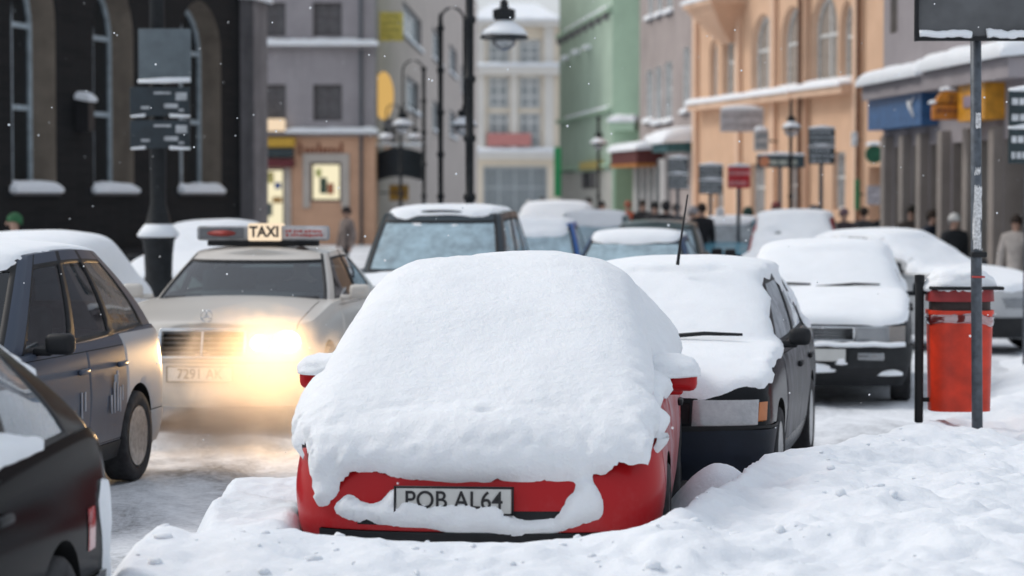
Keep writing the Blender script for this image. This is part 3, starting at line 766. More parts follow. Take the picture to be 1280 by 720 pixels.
# grille, star, round lamps
gb = bmesh.new(); gx0, gz0, gz1 = .345, .585, .80
def gy_(z): return .035+(z-gz0)*.32
for k in range(5):
    z = gz0+.035+k*.038; add_box(gb, 0, gy_(z)+.0, z, gx0*2-.05, .02, .011)
bm_obj('grille', gb, simple('grille_grey', (.10,.10,.105), .4, .5), taxi)
gb = bmesh.new(); add_box(gb, 0, gy_(.69)+.035, .69, gx0*2-.03, .03, .20, 0, Matrix.Rotation(R(-17), 3, 'X')); bm_obj('grille_back', gb, GAP, taxi)
gb = bmesh.new()
add_box(gb, 0, gy_(gz0)-.0, gz0, gx0*2, .045, .022, .008); add_box(gb, 0, gy_(gz1), gz1, gx0*2, .05, .032, .01)
for sx_ in (-gx0, gx0): add_box(gb, sx_, gy_(.69), .69, .026, .045, .225, .008, Matrix.Rotation(R(-17), 3, 'X'))
add_box(gb, 0, gy_(.69)-.01, .69, .018, .03, .215, .005, Matrix.Rotation(R(-17), 3, 'X'))
bm_obj('grille_frame', gb, CHROME, taxi)
st = bmesh.new(); prof = []
for k in range(32):
    a = 2*PI*k/32
pts = [(.048*math.cos(2*PI*k/28), 0, .048*math.sin(2*PI*k/28)) for k in range(29)]
add_tube(st, pts, .0055, 8)
for k in range(3):
    a = PI/2+2*PI*k/3; add_tube(st, [(0,0,0),(.048*math.cos(a),0,.048*math.sin(a))], [.011,.003], 8)
add_tube(st, [(0,0,-.05),(0,0,-.085)], [.006,.012], 8)
o = bm_obj('bonnet_star', st, CHROME, taxi); o.location = (0,.21,.905)
LAMP = emit('headlamp_glow', (1.,.76,.42), 42.); LAMP2 = emit('dipped_glow', (1.,.78,.45), 9.)
def oval_lamp(x, y, z, rx, rz, yaw, em, strong):
    hb = bmesh.new(); add_lathe(hb, [(0,-.03),(.55,-.026),(.86,-.012),(1.,.012),(1.,.09)], seg=32, axis='y')
    for v in hb.verts: v.co = Vector((v.co.x*rx, v.co.y, v.co.z*rz))
    o = bm_obj('headlight', hb, LENS, taxi); o.location = (x, y, z); o.rotation_euler = (R(-18),0,R(yaw))
    rb = bmesh.new(); add_tube(rb, [(1.02*rx*math.cos(2*PI*k/32), .012, 1.02*rz*math.sin(2*PI*k/32)) for k in range(33)], .011, 8); bm_obj('lamp_rim', rb, CREAM, o)
    lb = bmesh.new(); add_lathe(lb, [(0,-.036),(.6,-.032),(.8,-.02)], seg=24, axis='y')
    for v in lb.verts: v.co = Vector((v.co.x*rx, v.co.y, v.co.z*rz))
    bm_obj('bulb', lb, em, o)
for s in (1,-1):
    oval_lamp(s*.455, .10, .695, .085, .082, s*8, LAMP2, 0); oval_lamp(s*.665, .185, .70, .118, .108, s*22, LAMP, 1)
for s in (1,-1):
    l = bpy.data.lights.new('headlamp', 'SPOT'); l.energy = 230 if s > 0 else 22; l.color = (1,.61,.27); l.spot_size = R(80); l.spot_blend = .9; l.shadow_soft_size = .09
    lo = bpy.data.objects.new('headlamp', l); COL.objects.link(lo); lo.parent = taxi; lo.location = (s*.64,.04,.70); lo.rotation_euler = (R(-87),0,0)
# sign bar on the taxi roof
sg = empty('roof_sign', (0,0,0)); sg.parent = taxi
bm_obj('sign_housing', box_bm(.0, 2.42, 1.535, 1.18, .16, .13, .025), simple('sign_grey', (.30,.31,.33), .5), sg)
bm_obj('sign_foot', box_bm(.0, 2.42, 1.45, 1.0, .10, .06, .01), BLACK, sg)
bm_obj('lit_panel', box_bm(.03, 2.41, 1.545, .30, .19, .155, .015), emit('taxi_sign_glow', (1.,.80,.58), .95), sg)
bm_obj('advert_panel', box_bm(-.36, 2.336, 1.535, .40, .012, .10, .004), simple('advert_dark', (.12,.125,.135), .5), sg)
eb = bmesh.new(); add_lathe(eb, [(0,0),(.9,0),(1,.006)], seg=28, axis='y')
for v in eb.verts: v.co = Vector((v.co.x*.13-.36, 2.329-v.co.y*.2, v.co.z*.028+1.535))
bm_obj('red_oval', eb, simple('advert_red', (.42,.06,.05), .5), sg)
bm_obj('advert_panel', box_bm(.39, 2.336, 1.535, .40, .012, .10, .004), simple('advert_pale', (.5,.47,.47), .5), sg)
text_obj('sign_lettering', 'TAXI', .13, INK, sg, (.03,2.312,1.545), sx=.92, bold=.035)
rs = random.Random(21)
for row in (0,1):
    rb_ = bmesh.new(); x = .22
    while x < .54:
        l = rs.uniform(.014,.03); add_box(rb_, x+l/2, 2.329, 1.552-.035*row+rs.uniform(-.004,.004), l, .004, rs.uniform(.016,.028), .002); x += l+rs.choice((.006,.008,.02))
    bm_obj('red_lettering', rb_, simple('advert_red', (.42,.06,.05), .5), sg)

# --- grey estate ahead of the taxi
GREY = paint('grey_paint', (.062,.076,.105), .4, .28, (.30,.30,.32), zref=.5, spec=.38); LITREAR = paint('headlamp_lit_rear', (.40,.40,.41), .6, .35, (.46,.44,.42))  # paler copy of the grey: taxi headlamp light painted in, with some grime
est_sp = dict(L=4.2, W=1.66, paint=GREY, top=[(0,.70),(.3,.78),(.9,.90),(1.4,.95),(2.4,.97),(3.5,1.0),(4.2,1.02)], wr=.30, wy=(.78,3.42), Rr=.30, spokes=9,
  cabin=std_cabin(1.15,1.85,3.40,4.10,.77,.60,1.60,SIDE6, crown=.05, rb=.12), mirror=(1.62,1.02), mirror_mat=BLACK, handle=GREY,
  glass_of={'G3l': glass('brown_frost', (.4,.4,.4), .06, .5, (.30,.26,.22)), 'G3r': glass('brown_frost')},
  panels=doors(1.42,2.42,3.16,.32,.925,GREY)+[
    ('rear_wing', LITREAR, dict(x=(.3,1.1), y=(3.16,4.3), z=(.45,.99), nrm=lambda n: abs(n.x) > .2, off=.003, mirror=True)),
    ('bumper', LITREAR, dict(y=(3.55,4.4), z=(.22,.55), nrm=lambda n: n.z < .6 and n.y > -.3, gap=.008, off=.016)),
    ('bumper', GREY, dict(y=(-.2,.6), z=(.22,.52), nrm=lambda n: n.z < .6 and n.y < .3, gap=.008, off=.014)),
    ('tail_light', REDLENS, dict(x=(.55,.9), y=(3.95,4.4), z=(.62,.90), nrm=rear, mirror=True, off=.006)),
    ('headlight', LENS, dict(x=(.36,.78), y=(-.1,.5), z=(.54,.68), nrm=front, mirror=True, off=.005)),
    ('side_strip', BLACK, dict(x=(.3,1.1), y=(1.3,3.1), z=(.20,.31), nrm=flank, off=.008, mirror=True))],
  snow=dict(voxel=.04, t=.014, lift=.003, mask=lambda x, y, z, n, f: ((n[2]-.66)*.4+f*.45) if z > 1.42 else -.1, edge=.05, smooth=3))
estate = car('estate_car', 'dark grey estate car with headlamp light painted pale on its rear wing, and alloy wheels, ahead of the taxi', est_sp, (-3.83,12.65,.0), -9.2)
# pale transfer on the rear door, too worn to read
db = bmesh.new()
for k, (yy, zz, hh, ww) in enumerate(((2.92,.64,.26,.035),(2.86,.60,.20,.03),(2.97,.58,.16,.03),(2.80,.56,.12,.025),(3.02,.62,.10,.02),(2.90,.72,.05,.09),(2.3,.62,.12,.03),(2.24,.60,.16,.025))):
    add_box(db, .838, yy, zz, .006, ww, hh, .002)
bm_obj('door_transfer', db, simple('transfer_grey', (.27,.29,.33), .7), estate)

# --- black hatchback close to the camera
NBLK = paint('near_black', (.007,.0065,.007), .25, .16, (.2,.2,.21), zref=.3, spec=.03)
def near_mask(x, y, z, n, f):
    sd = (n[2]-.60)*.22+f
    if z < 1.2: sd = -.05
    # caked on the rear corner, and a drift on the side glass
    if x > .45 and y > 3.3: sd = max(sd, poly_sd([(3.51,.74),(3.64,.82),(3.72,.80),(3.73,.55),(3.78,.38),(3.78,.2),(3.62,.2),(3.64,.5)], y, z))
    if x > .4: sd = max(sd, poly_sd([(1.6,.99),(1.6,1.13),(2.0,1.16),(2.4,1.12),(2.8,1.06),(3.12,1.02),(3.1,.985),(2.4,.985)], y, z))
    return sd+f*.5
near_sp = dict(L=4.0, W=1.68, paint=NBLK, top=[(0,.72),(.3,.80),(1.,.92),(1.5,.95),(2.9,.99),(3.6,1.0),(4.0,.95)], wr=.30, wy=(.8,2.98), Rr=.34,
  cabin=std_cabin(1.1,1.8,2.95,3.88,.78,.67,1.46,[('P',.05),('K',.02),('G',.38),('K',.05),('G',.33),('K',.02),('P',.13)], crown=.05, rb=.10), mirror=(1.5,1.02),
  glass_of={'G2l': glass('snow_side', frost=.30, frost_col=(.62,.68,.74))},
  panels=[('door', NBLK, dict(x=(.3,1.1), y=(1.2,2.35), z=(.30,.95), nrm=flank, gap=.006, mirror=True)),
    ('tail_light', REDLENS, dict(x=(.60,.9), y=(3.5,4.2), z=(.52,.78), nrm=lambda n: n.y > .12, mirror=True, off=.006)),
    ('side_reflector', REDLENS, dict(x=(.5,.95), y=(3.38,3.47), z=(.56,.72), nrm=flank, mirror=True, off=.006)),
    ('bumper', simple('black_bumper', (.012,.012,.014), .35, coat=.3), dict(y=(3.3,4.4), z=(.2,.46), nrm=lambda n: n.z < .6 and n.y > -.3, gap=.01, off=.014))],
  snow=dict(voxel=.03, t=.035, mask=near_mask, edge=.05, smooth=3))
nearcar = car('passing_car', 'glossy black hatchback at the left edge, red tail light caked with snow', near_sp, (-2.68,5.68,.0), -4.5)

# --- people carrier behind the taxi, and the queue beyond
def bgcar(name, label, kind, col, loc, yaw, H=1.42, W=1.68, snow=.05, thr=.5, glassm=GLASSB, grime=.4, dull=False, smask=None):
    pm = paint('bg_'+col[0], col[1], grime, .3)
    if kind == 'van':
        sp = dict(L=4.6, top=[(0,.82),(.3,.92),(.8,1.0),(1.2,1.06),(2.,1.08),(4.6,1.08)], cabin=std_cabin(1.1,1.85,3.95,4.5,.81,.68,H,SIDE6, crown=.05), wr=.33, wy=(.85,3.7))
    elif kind == 'saloon':
        sp = dict(L=4.4, top=[(0,.72),(.3,.78),(.8,.87),(1.25,.94),(3.6,.97),(4.4,.96)], cabin=std_cabin(1.28,1.98,3.1,3.85,.76,.59,H,SIDE4), wr=.31, wy=(.82,3.45))
    else:
        sp = dict(L=3.9, top=[(0,.70),(.3,.78),(.7,.87),(1.1,.93),(3.9,.97)], cabin=std_cabin(1.05,1.72,3.1,3.75,.75,.60,H,SIDE4), wr=.30, wy=(.74,3.15))
    sp.update(W=W, paint=pm, detail=0, glass=glassm, mirror_mat=BLACK, plate=(None,-.035,.42),
      panels=doors(1.25,2.2,3.05,.33,.90,pm)+[('headlight', LENS, dict(x=(.36,.74), y=(-.1,.5), z=(.56,.68), nrm=front, mirror=True, off=.005)),
        ('grille', BLACK, dict(x=(-.33,.33), y=(-.1,.4), z=(.57,.66), nrm=front, off=-.01)), ('bumper', BLACK, dict(y=(-.1,.6), z=(.22,.45), nrm=lambda n: n.z < .6 and n.y < .3, off=.014))])
    if snow: sp['snow'] = dict(voxel=.06, lift=.014, t=snow, mask=smask or (lambda x, y, z, n, f: (n[2]-thr)*.22+f), edge=.07, up=.8, smooth=3)
    return car(name, label, sp, (loc[0], loc[1], 0.), yaw)
roof_bonnet = lambda x, y, z, n, f: ((n[2]-.8)*.22+f*.5) if (z > 1.52 or (y < 1.0 and z < 1.15)) else -.1
roofonly = lambda x, y, z, n, f: ((n[2]-.72)*.22+f*.5) if z > 1.28 else -.1
WSB = glass('blue_frosted_glass', (.45,.55,.6), .10, .80, (.45,.60,.68))
bgcar('people_carrier', 'tall dark green people carrier with snow along its roof, right behind the taxi', 'van', ('dgreen', (.035,.05,.06)), (-.98,24.5), -6, 1.76, 1.94, .03, .7, WSB, smask=roof_bonnet)
bgcar('blue_car', 'bright blue car with a thin layer of roof snow, half behind the people carrier', 'hatch', ('blue', (.03,.14,.42)), (.15,32.), -4, 1.56, 1.70, .025, .7, WSB, smask=roofonly)
bgcar('queueing_car', 'low dark blue car with pale frosted windscreen, nearest behind the red car roof', 'saloon', ('navy', (.03,.07,.14)), (1.22,27.2), -8, 1.45, 1.70, .025, .7, WSB, smask=roofonly)
bgcar('queueing_car', 'grey green car with bare roof, behind the low dark blue car', 'hatch', ('ggreen', (.08,.11,.11)), (2.1,36.), -6, 1.50, 1.70, 0, .7, WSB)
bgcar('queueing_car', 'white topped car in the queue between the blue car and the grey green car', 'hatch', ('teal', (.10,.2,.24)), (1.35,42.), -5, 1.58, 1.70, .03, .7, WSB, smask=roofonly)
bgcar('snowed_car', 'fully snow covered car far down the street, beyond the bright blue car', 'van', ('pale', (.5,.5,.52)), (.75,50.), -5, 1.66, 1.76, .10, .25)
bgcar('teal_car', 'small teal car with clear windows, alone between the queue and the snowed parked cars', 'hatch', ('tealb', (.10,.27,.36)), (3.75,46.), -16, 1.46, 1.64, .015, .75, GLASSB, smask=roofonly)
bgcar('parked_car', 'dark red car with a thick white roof, parked behind the dark saloon', 'hatch', ('dred', (.32,.02,.03)), (4.1,35.2), -8, 1.60, 1.74, .06, .62)
bgcar('parked_car', 'silver car standing askew with its snowy bonnet reaching behind the bin', 'saloon', ('silver', (.40,.41,.42)), (6.45,28.6), 46, 1.42, 1.70, .05, .66, glass('green_tint', (.35,.5,.47), .08))
bgcar('parked_car', 'white car wholly blanketed with snow, between the grey estate and the lamp post', 'hatch', ('wht', (.6,.6,.61)), (-4.72,20.2), -5, 1.46, 1.70, .09, -.15)
bgcar('parked_car', 'snow covered car behind the dark lamp post, only its white roof visible', 'saloon', ('wht2', (.10,.10,.11)), (-4.35,31.3), -4, 1.42, 1.74, .12, .3)

# ------------------------------------------------------------------ buildings
def wallmat(name, col, rough=.85, var=.12, scale=1.2, bump=.25, stain=None, brick=None):
    if name in MATS: return MATS[name]
    m, nt, out = new_mat(name); p = N(nt, 'ShaderNodeBsdfPrincipled', Roughness=rough); p.inputs['Specular IOR Level'].default_value = .2
    tc = N(nt, 'ShaderNodeTexCoord'); n1 = N(nt, 'ShaderNodeTexNoise', Scale=scale, Detail=8., Roughness=.65); nt.links.new(tc.outputs['Object'], n1.inputs['Vector'])
    cs = mixc(nt, ramp(nt, n1.outputs[0], .3, .7), tuple(c*(1-var) for c in col), tuple(c*(1+var) for c in col))
    if brick:
        mp = N(nt, 'ShaderNodeMapping'); mp.inputs['Rotation'].default_value = (PI/2,0,0); nt.links.new(tc.outputs['Object'], mp.inputs[0])
        bk = N(nt, 'ShaderNodeTexBrick', Scale=1.); bk.inputs['Brick Width'].default_value = .26; bk.inputs['Row Height'].default_value = .085; bk.inputs['Mortar Size'].default_value = .008
        bk.inputs['Color1'].default_value = c4(brick[0]); bk.inputs['Color2'].default_value = c4(brick[1]); bk.inputs['Mortar'].default_value = c4(brick[2]); nt.links.new(mp.outputs[0], bk.inputs[0])
        cs = mixc(nt, .8, cs, bk.outputs[0])
    if stain:
        mp = N(nt, 'ShaderNodeMapping'); mp.inputs['Scale'].default_value = (2.5,2.5,.35); nt.links.new(tc.outputs['Object'], mp.inputs[0])
        n2 = N(nt, 'ShaderNodeTexNoise', Scale=1.5, Detail=8., Roughness=.7); nt.links.new(mp.outputs[0], n2.inputs['Vector'])
        cs = mixc(nt, ramp(nt, n2.outputs[0], .48, .72, (0,0,0), (.6,.6,.6)), cs, stain)
    nt.links.new(cs, p.inputs['Base Color'])
    n3 = N(nt, 'ShaderNodeTexNoise', Scale=25., Detail=4.); nt.links.new(tc.outputs['Object'], n3.inputs['Vector'])
    bp = N(nt, 'ShaderNodeBump', Strength=bump, Distance=.02); nt.links.new(n3.outputs[0], bp.inputs['Height']); nt.links.new(bp.outputs[0], p.inputs['Normal'])
    nt.links.new(p.outputs[0], out.inputs[0]); MATS[name] = m; return m
WINP = simple('window_pane', (.05,.06,.07), .08, var=.3, scale=1.5); WINW = simple('window_frame', (.62,.63,.62), .5)
WIND = simple('dark_frame', (.09,.085,.08), .5); LITW = emit('lit_shop_window', (1.,.9,.62), .9)
class Wall:
    """A facade from A to B (both x, y), standing on z0: u runs from A to B, outward is the side of the camera"""
    def __init__(self, A, B, root):
        self.A = Vector((A[0], A[1])); self.B = Vector((B[0], B[1])); d = self.B-self.A; self.len = d.length; self.d = d.normalized()
        n = Vector((self.d.y, -self.d.x)); mid = (self.A+self.B)/2
        if n.dot(-mid) < 0: n = -n
        self.n = n; self.root = root; self.inv = Matrix.Translation(root.location).inverted()
    def P(self, u, z, o=0.):
        q = self.A+self.d*u+self.n*o; v = Vector((q.x, q.y, z)); return v-self.root.location
    def u(self, px):
        """distance along the wall of the spot seen in column px of the photograph"""
        k = (px-640)/S; return (k*self.A.y-self.A.x)/(self.d.x-k*self.d.y)
    def D(self, u): return (self.A+self.d*u).y
    def z(self, px, py): return PZ(py, self.D(self.u(px)))
    def slab(self, bm, u0, u1, z0, z1, o0, o1):
        a = [self.P(u, z, o) for u in (u0, u1) for z in (z0, z1) for o in (o0, o1)]; v = [bm.verts.new(p) for p in a]
        for f in ((0,1,3,2),(4,6,7,5),(0,4,5,1),(2,3,7,6),(0,2,6,4),(1,5,7,3)): bm.faces.new([v[i] for i in f])
    def build(self, z0, z1, ops, mats, depth=9., reveal=.25, rmat=1, name='wall', top=True):
        """wall with true openings; ops: dicts u0,u1,z0,z1, arch(bool)"""
        us = sorted({0., self.len} | {o['u0'] for o in ops} | {o['u1'] for o in ops}); zs = sorted({z0, z1} | {o['z0'] for o in ops} | {o['z1'] for o in ops})
        us = [u for u in us if -1e-6 <= u <= self.len+1e-6]; zs = [z for z in zs if z0-1e-6 <= z <= z1+1e-6]
        bm = bmesh.new()
        def q(pts, mi=0):
            f = bm.faces.new([bm.verts.new(p) for p in pts]); f.material_index = mi
        for i in range(len(us)-1):
            for j in range(len(zs)-1):
                uc, zc = (us[i]+us[i+1])/2, (zs[j]+zs[j+1])/2
                if any(o['u0'] < uc < o['u1'] and o['z0'] < zc < o['z1'] for o in ops): continue
                q([self.P(us[i], zs[j]), self.P(us[i+1], zs[j]), self.P(us[i+1], zs[j+1]), self.P(us[i], zs[j+1])])
        for o in ops:
            rv = -o.get('reveal', reveal); zt = o['z1']; sp = o.get('splay', 0.); du = (o['u1']-o['u0'])/2; uc = (o['u0']+o['u1'])/2
            if o.get('arch'):
                zs_ = zt-o.get('rise', du); n = 12; arc = [(uc-du*math.cos(PI*k/n), zs_+(zt-zs_)*math.sin(PI*k/n)**o.get('pw', 1.)) for k in range(n+1)]
                if o.get('arch') == 'point': arc = [(uc+(-1+2*k/n)*du, zs_+(zt-zs_)*(1-abs(-1+2*k/n)**1.7)) for k in range(n+1)]
                for k in range(n):
                    (a, b), (c, d) = arc[k], arc[k+1]
                    if abs(c-a) > 1e-6: q([self.P(a, b), self.P(c, d), self.P(c, zt), self.P(a, zt)])
            else: arc = [(o['u0'], zt), (o['u1'], zt)]
            ring = [(o['u0'], o['z0'])]+arc+[(o['u1'], o['z0'])]
            inn = [(uc+(a-uc)*(1-sp), o['z0']+(b-o['z0'])*(1-sp*.3)) for a, b in ring]
            for k in range(len(ring)):
                a, b = ring[k], ring[(k+1) % len(ring)]; c, d = inn[(k+1) % len(ring)], inn[k]
                q([self.P(a[0], a[1]), self.P(b[0], b[1]), self.P(c[0], c[1], rv), self.P(d[0], d[1], rv)], o.get('rmat', rmat))
            o['ring'] = inn; o['rv'] = rv
        for u in (0., self.len): q([self.P(u, z0), self.P(u, z1), self.P(u, z1, -depth), self.P(u, z0, -depth)])
        if top: q([self.P(0, z1), self.P(self.len, z1), self.P(self.len, z1, -depth), self.P(0, z1, -depth)])
        q([self.P(0, z0, -depth), self.P(self.len, z0, -depth), self.P(self.len, z1, -depth), self.P(0, z1, -depth)])
        bmesh.ops.remove_doubles(bm, verts=bm.verts, dist=1e-4)
        return bm_obj(name, bm, mats, self.root, False)
    def window(self, o, pane=None, frame=None, bars=(1,1), fw=.07, name='window', sill=0., snow=True):
        """frame with its bars, and the pane as its child"""
        rv = o['rv']; ring = o['ring']; u0, u1 = ring[0][0], ring[-1][0]; z0 = ring[0][1]; z1 = max(b for a, b in ring)
        fb = bmesh.new(); pts = [self.P(a, b, rv+.03) for a, b in ring]
        uc = (u0+u1)/2; zc = (z0+z1)/2
        out_, in_ = ring, [(uc+(a-uc)*(1-2*fw/(u1-u0)), zc+(b-zc)*(1-2*fw/(z1-z0))) for a, b in ring]
        n = len(ring)
        for k in range(n):
            a, b, c, d = out_[k], out_[(k+1) % n], in_[(k+1) % n], in_[k]
            fb.faces.new([fb.verts.new(self.P(*t)) for t in ((a[0],a[1],rv+.06),(b[0],b[1],rv+.06),(c[0],c[1],rv+.06),(d[0],d[1],rv+.06))])
            fb.faces.new([fb.verts.new(self.P(*t)) for t in ((d[0],d[1],rv+.06),(c[0],c[1],rv+.06),(c[0],c[1],rv),(d[0],d[1],rv))])
        for i in range(1, bars[0]+1):
            u = u0+(u1-u0)*i/(bars[0]+1); self.slab(fb, u-fw*.4, u+fw*.4, z0+fw, z1-fw*1.1, rv+.01, rv+.055)
        for j in range(1, bars[1]+1):
            z = z0+(z1-z0)*j/(bars[1]+1)*1.12; self.slab(fb, u0+fw, u1-fw, z-fw*.4, z+fw*.4, rv+.012, rv+.052)
        f = bm_obj(name, fb, frame or WINW, self.root, False)
        pb = bmesh.new(); pb.faces.new([pb.verts.new(self.P(a, b, rv+.02)) for a, b in ring]); bm_obj('pane', pb, pane or WINP, f, False)
        if sill: 
            sb = bmesh.new(); self.slab(sb, o['u0']-.08, o['u1']+.08, o['z0']-.10, o['z0']-.003, -.02, sill-.05); bm_obj('sill', sb, GREYM, f, False)
            if snow: self.snow(o['u0']-.1, o['u1']+.1, o['z0'], -.18, sill, .14, f)
        return f
    def snow(self, u0, u1, z, o0, o1, h, parent=None, name='snow_ledge', drop=.05):
        """a rounded, uneven roll of snow lying along a ledge"""
        bm = bmesh.new(); n = max(6, min(60, int((u1-u0)/.12))); m = 7; G = []; sd = random.random()*50
        for i in range(n+1):
            t = i/n; u = u0+(u1-u0)*t; e = min(1., (min(t, 1-t)*(u1-u0)/.25+.15))**.5; hh = h*e*(1+.3*noise.noise(Vector((u*1.3, sd, 0)))+.12*noise.noise(Vector((u*5, sd, 2)))); row = []
            oo = o1+.06*noise.noise(Vector((u*2.2, sd, 7)))
            row.append(bm.verts.new(self.P(u, z-.004, o0)))
            for k in range(m+1):
                a = PI/2*(1-k/m); row.append(bm.verts.new(self.P(u, z+hh*math.sin(a)**.7, o0+(oo-o0)*math.cos(a)**.6)))
            row.append(bm.verts.new(self.P(u, z-drop, oo-.01))); row.append(bm.verts.new(self.P(u, z-drop, o1-.06))); G.append(row)
        for i in range(n):
            for k in range(len(G[0])-1): bm.faces.new((G[i][k], G[i+1][k], G[i+1][k+1], G[i][k+1]))
        for g in (G[0], G[-1]): bm.faces.new(g)
        bmesh.ops.recalc_face_normals(bm, faces=bm.faces)
        return bm_obj(name, bm, SNOW, parent or self.root, True, 60)
def building(name, label, A, cat='building'): return empty(name, (A[0], A[1], 0), 0, label, cat)
def at(px, D): return (PX(px, D), D)

# dark brick church on the left
A, B = (PX(-60,37.),37.), (PX(318,51.2),51.2)
r = building('brick_church', 'dark brick church with tall pointed windows on the left', A, 'church'); W_ = Wall(A, B, r)
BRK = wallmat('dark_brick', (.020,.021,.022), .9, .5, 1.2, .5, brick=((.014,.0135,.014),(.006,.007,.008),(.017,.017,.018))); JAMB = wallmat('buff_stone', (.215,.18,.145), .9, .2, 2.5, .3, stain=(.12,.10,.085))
ops = []
for pa, pb in ((20,71),(122,168),(229,277)):
    ua, ub = W_.u(pa-4), W_.u(pb)
    ops.append(dict(u0=ua, u1=ub, z0=1.98, z1=5.75, arch=True, rise=1.0, reveal=.46, splay=.06, rmat=1))
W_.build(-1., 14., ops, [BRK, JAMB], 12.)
for o in ops: W_.window(o, simple('church_glass', (.012,.016,.02), .15), simple('lead_frame', (.42,.49,.53), .5), (1,2), .11, sill=.10)
pb_ = bmesh.new(); W_.slab(pb_, 0, W_.len, -.5, .9, .003, .16); bm_obj('plinth', pb_, wallmat('dark_stone', (.02,.02,.022), .9, .3), r, False)
bt = bmesh.new(); u1 = W_.u(301); W_.slab(bt, u1, W_.len+.02, -.5, 6.0, -.3, .30); bm_obj('buttress', bt, wallmat('grey_stone', (.20,.19,.195), .9, .2, 2., .4, stain=(.06,.06,.065)), r, False)
W_.snow(u1-.1, W_.len+.10, 6.0, -.3, .42, .35)
bt = bmesh.new(); W_.slab(bt, W_.u(98)-.1, W_.u(98)+.15, 3.0, 3.55, .003, .25); bm_obj('wall_lamp', bt, INK, r, False); W_.snow(W_.u(98)-.14, W_.u(98)+.2, 3.56, 0, .3, .13)

# grey corner house with an orange shop floor, facing us
A, B = at(318,90), at(469,90)
r = building('corner_house', 'grey corner house with orange painted shop floor and snow ledges', A); W_ = Wall(A, B, r)
GRW = wallmat('grey_render', (.33,.31,.325), .9, .12, .9, .2, stain=(.25,.24,.25)); ORW = wallmat('orange_render', (.60,.37,.25), .85, .12, .8, .2); GRR = wallmat('grey_reveal', (.24,.225,.23), .9)
zb1, zb2 = PZ(165,90), PZ(55,90)
ops = []
for (pa, pb) in ((330,358),(392,428)):
    for (ya, yb) in ((4,47),(106,152),(-90,-50)): ops.append(dict(u0=W_.u(pa), u1=W_.u(pb), z0=PZ(yb,90)+.03, z1=PZ(ya,90), reveal=.3))
W_.build(zb1, 15., ops, [GRW, GRR], 14.)
for o in ops: W_.window(o, simple('blind_pane', (.13,.125,.13), .35), simple('brown_frame', (.11,.10,.105), .5), (1,1), .07)
sh = [dict(u0=W_.u(388), u1=W_.u(427), z0=PZ(252,90), z1=PZ(203,90), reveal=.25), dict(u0=W_.u(328), u1=W_.u(356), z0=PZ(290,90), z1=PZ(210,90), reveal=.25)]
W2 = Wall(A, B, r); W2.build(-.3, zb1, sh, [ORW, ORW], 14., name='shop_wall', top=False)
for o in sh: W2.window(o, LITW, WIND, (0,0), .09, 'shop_window')
# things on show inside the lit windows
for (px, py, wpx, hpx, col) in ((404,232,9,20,(.05,.09,.06)),(413,236,8,14,(.45,.14,.06)),(398,216,7,10,(.55,.6,.2)),(338,222,8,14,(.6,.55,.2)),(347,232,8,8,(.05,.12,.35)),(346,250,12,8,(.5,.3,.1)),(335,262,10,16,(.1,.13,.12))):
    gb = bmesh.new(); W2.slab(gb, W2.u(px-wpx/2), W2.u(px+wpx/2), PZ(py+hpx/2,90), PZ(py-hpx/2,90), -.215, -.17); bm_obj('shop_display', gb, simple('display_%d' % px, col, .6), r, False)
fb = bmesh.new()
for (a, b, c, d) in ((379,388,260,192),(427,437,260,192),(388,427,203,192),(356,364,290,210)): W2.slab(fb, W2.u(a), W2.u(b), PZ(c,90), PZ(d,90), .003, .09)
bm_obj('door_surround', fb, wallmat('pale_stone', (.46,.42,.38), .8), r, False)
for (z, h) in ((zb1, .17), (zb2-.05, .22)):
    cb_ = bmesh.new(); W_.slab(cb_, -.02, W_.len+.12, z-.16, z-.004, .003, .28); bm_obj('cornice', cb_, GRR, r, False); W_.snow(W_.u(358) if z == zb1 else -.05, W_.len+.15, z, 0, .36, h)
for (a, b, c, d, col) in ((329,370,173,184,(.55,.33,.04)),(329,368,186,197,(.03,.045,.05)),(328,369,199,209,(.12,.02,.025))):
    ab = bmesh.new(); W2.slab(ab, W2.u(a), W2.u(b), PZ(d,90), PZ(c,90), .003, .5); bm_obj('shop_awning', ab, simple('awning_%d' % c, col, .7), r, False)
ab = bmesh.new(); W2.slab(ab, W2.u(328), W2.u(357), PZ(164,90), PZ(149,90), .003, .3); bm_obj('lit_sign', ab, emit('warm_sign', (1.,.78,.55), .85), r, False)
lt = simple('shop_letters', (.23,.075,.035), .6)
for k, (px, hh) in enumerate(((376,14),(383,9),(388,8),(393,9),(399,15),(404,9),(409,9),(415,9),(421,9),(427,15))):
    ab = bmesh.new(); W2.slab(ab, W2.u(px-1.6), W2.u(px+1.6), PZ(194,90), PZ(194-hh,90), .003, .06); bm_obj('shop_letter', ab, lt, r, False)
dp = bmesh.new(); add_tube(dp, [W_.P(W_.u(452), -.2, .12), W_.P(W_.u(452), 15., .12)], .06, 8); bm_obj('drainpipe', dp, GREYM, r)

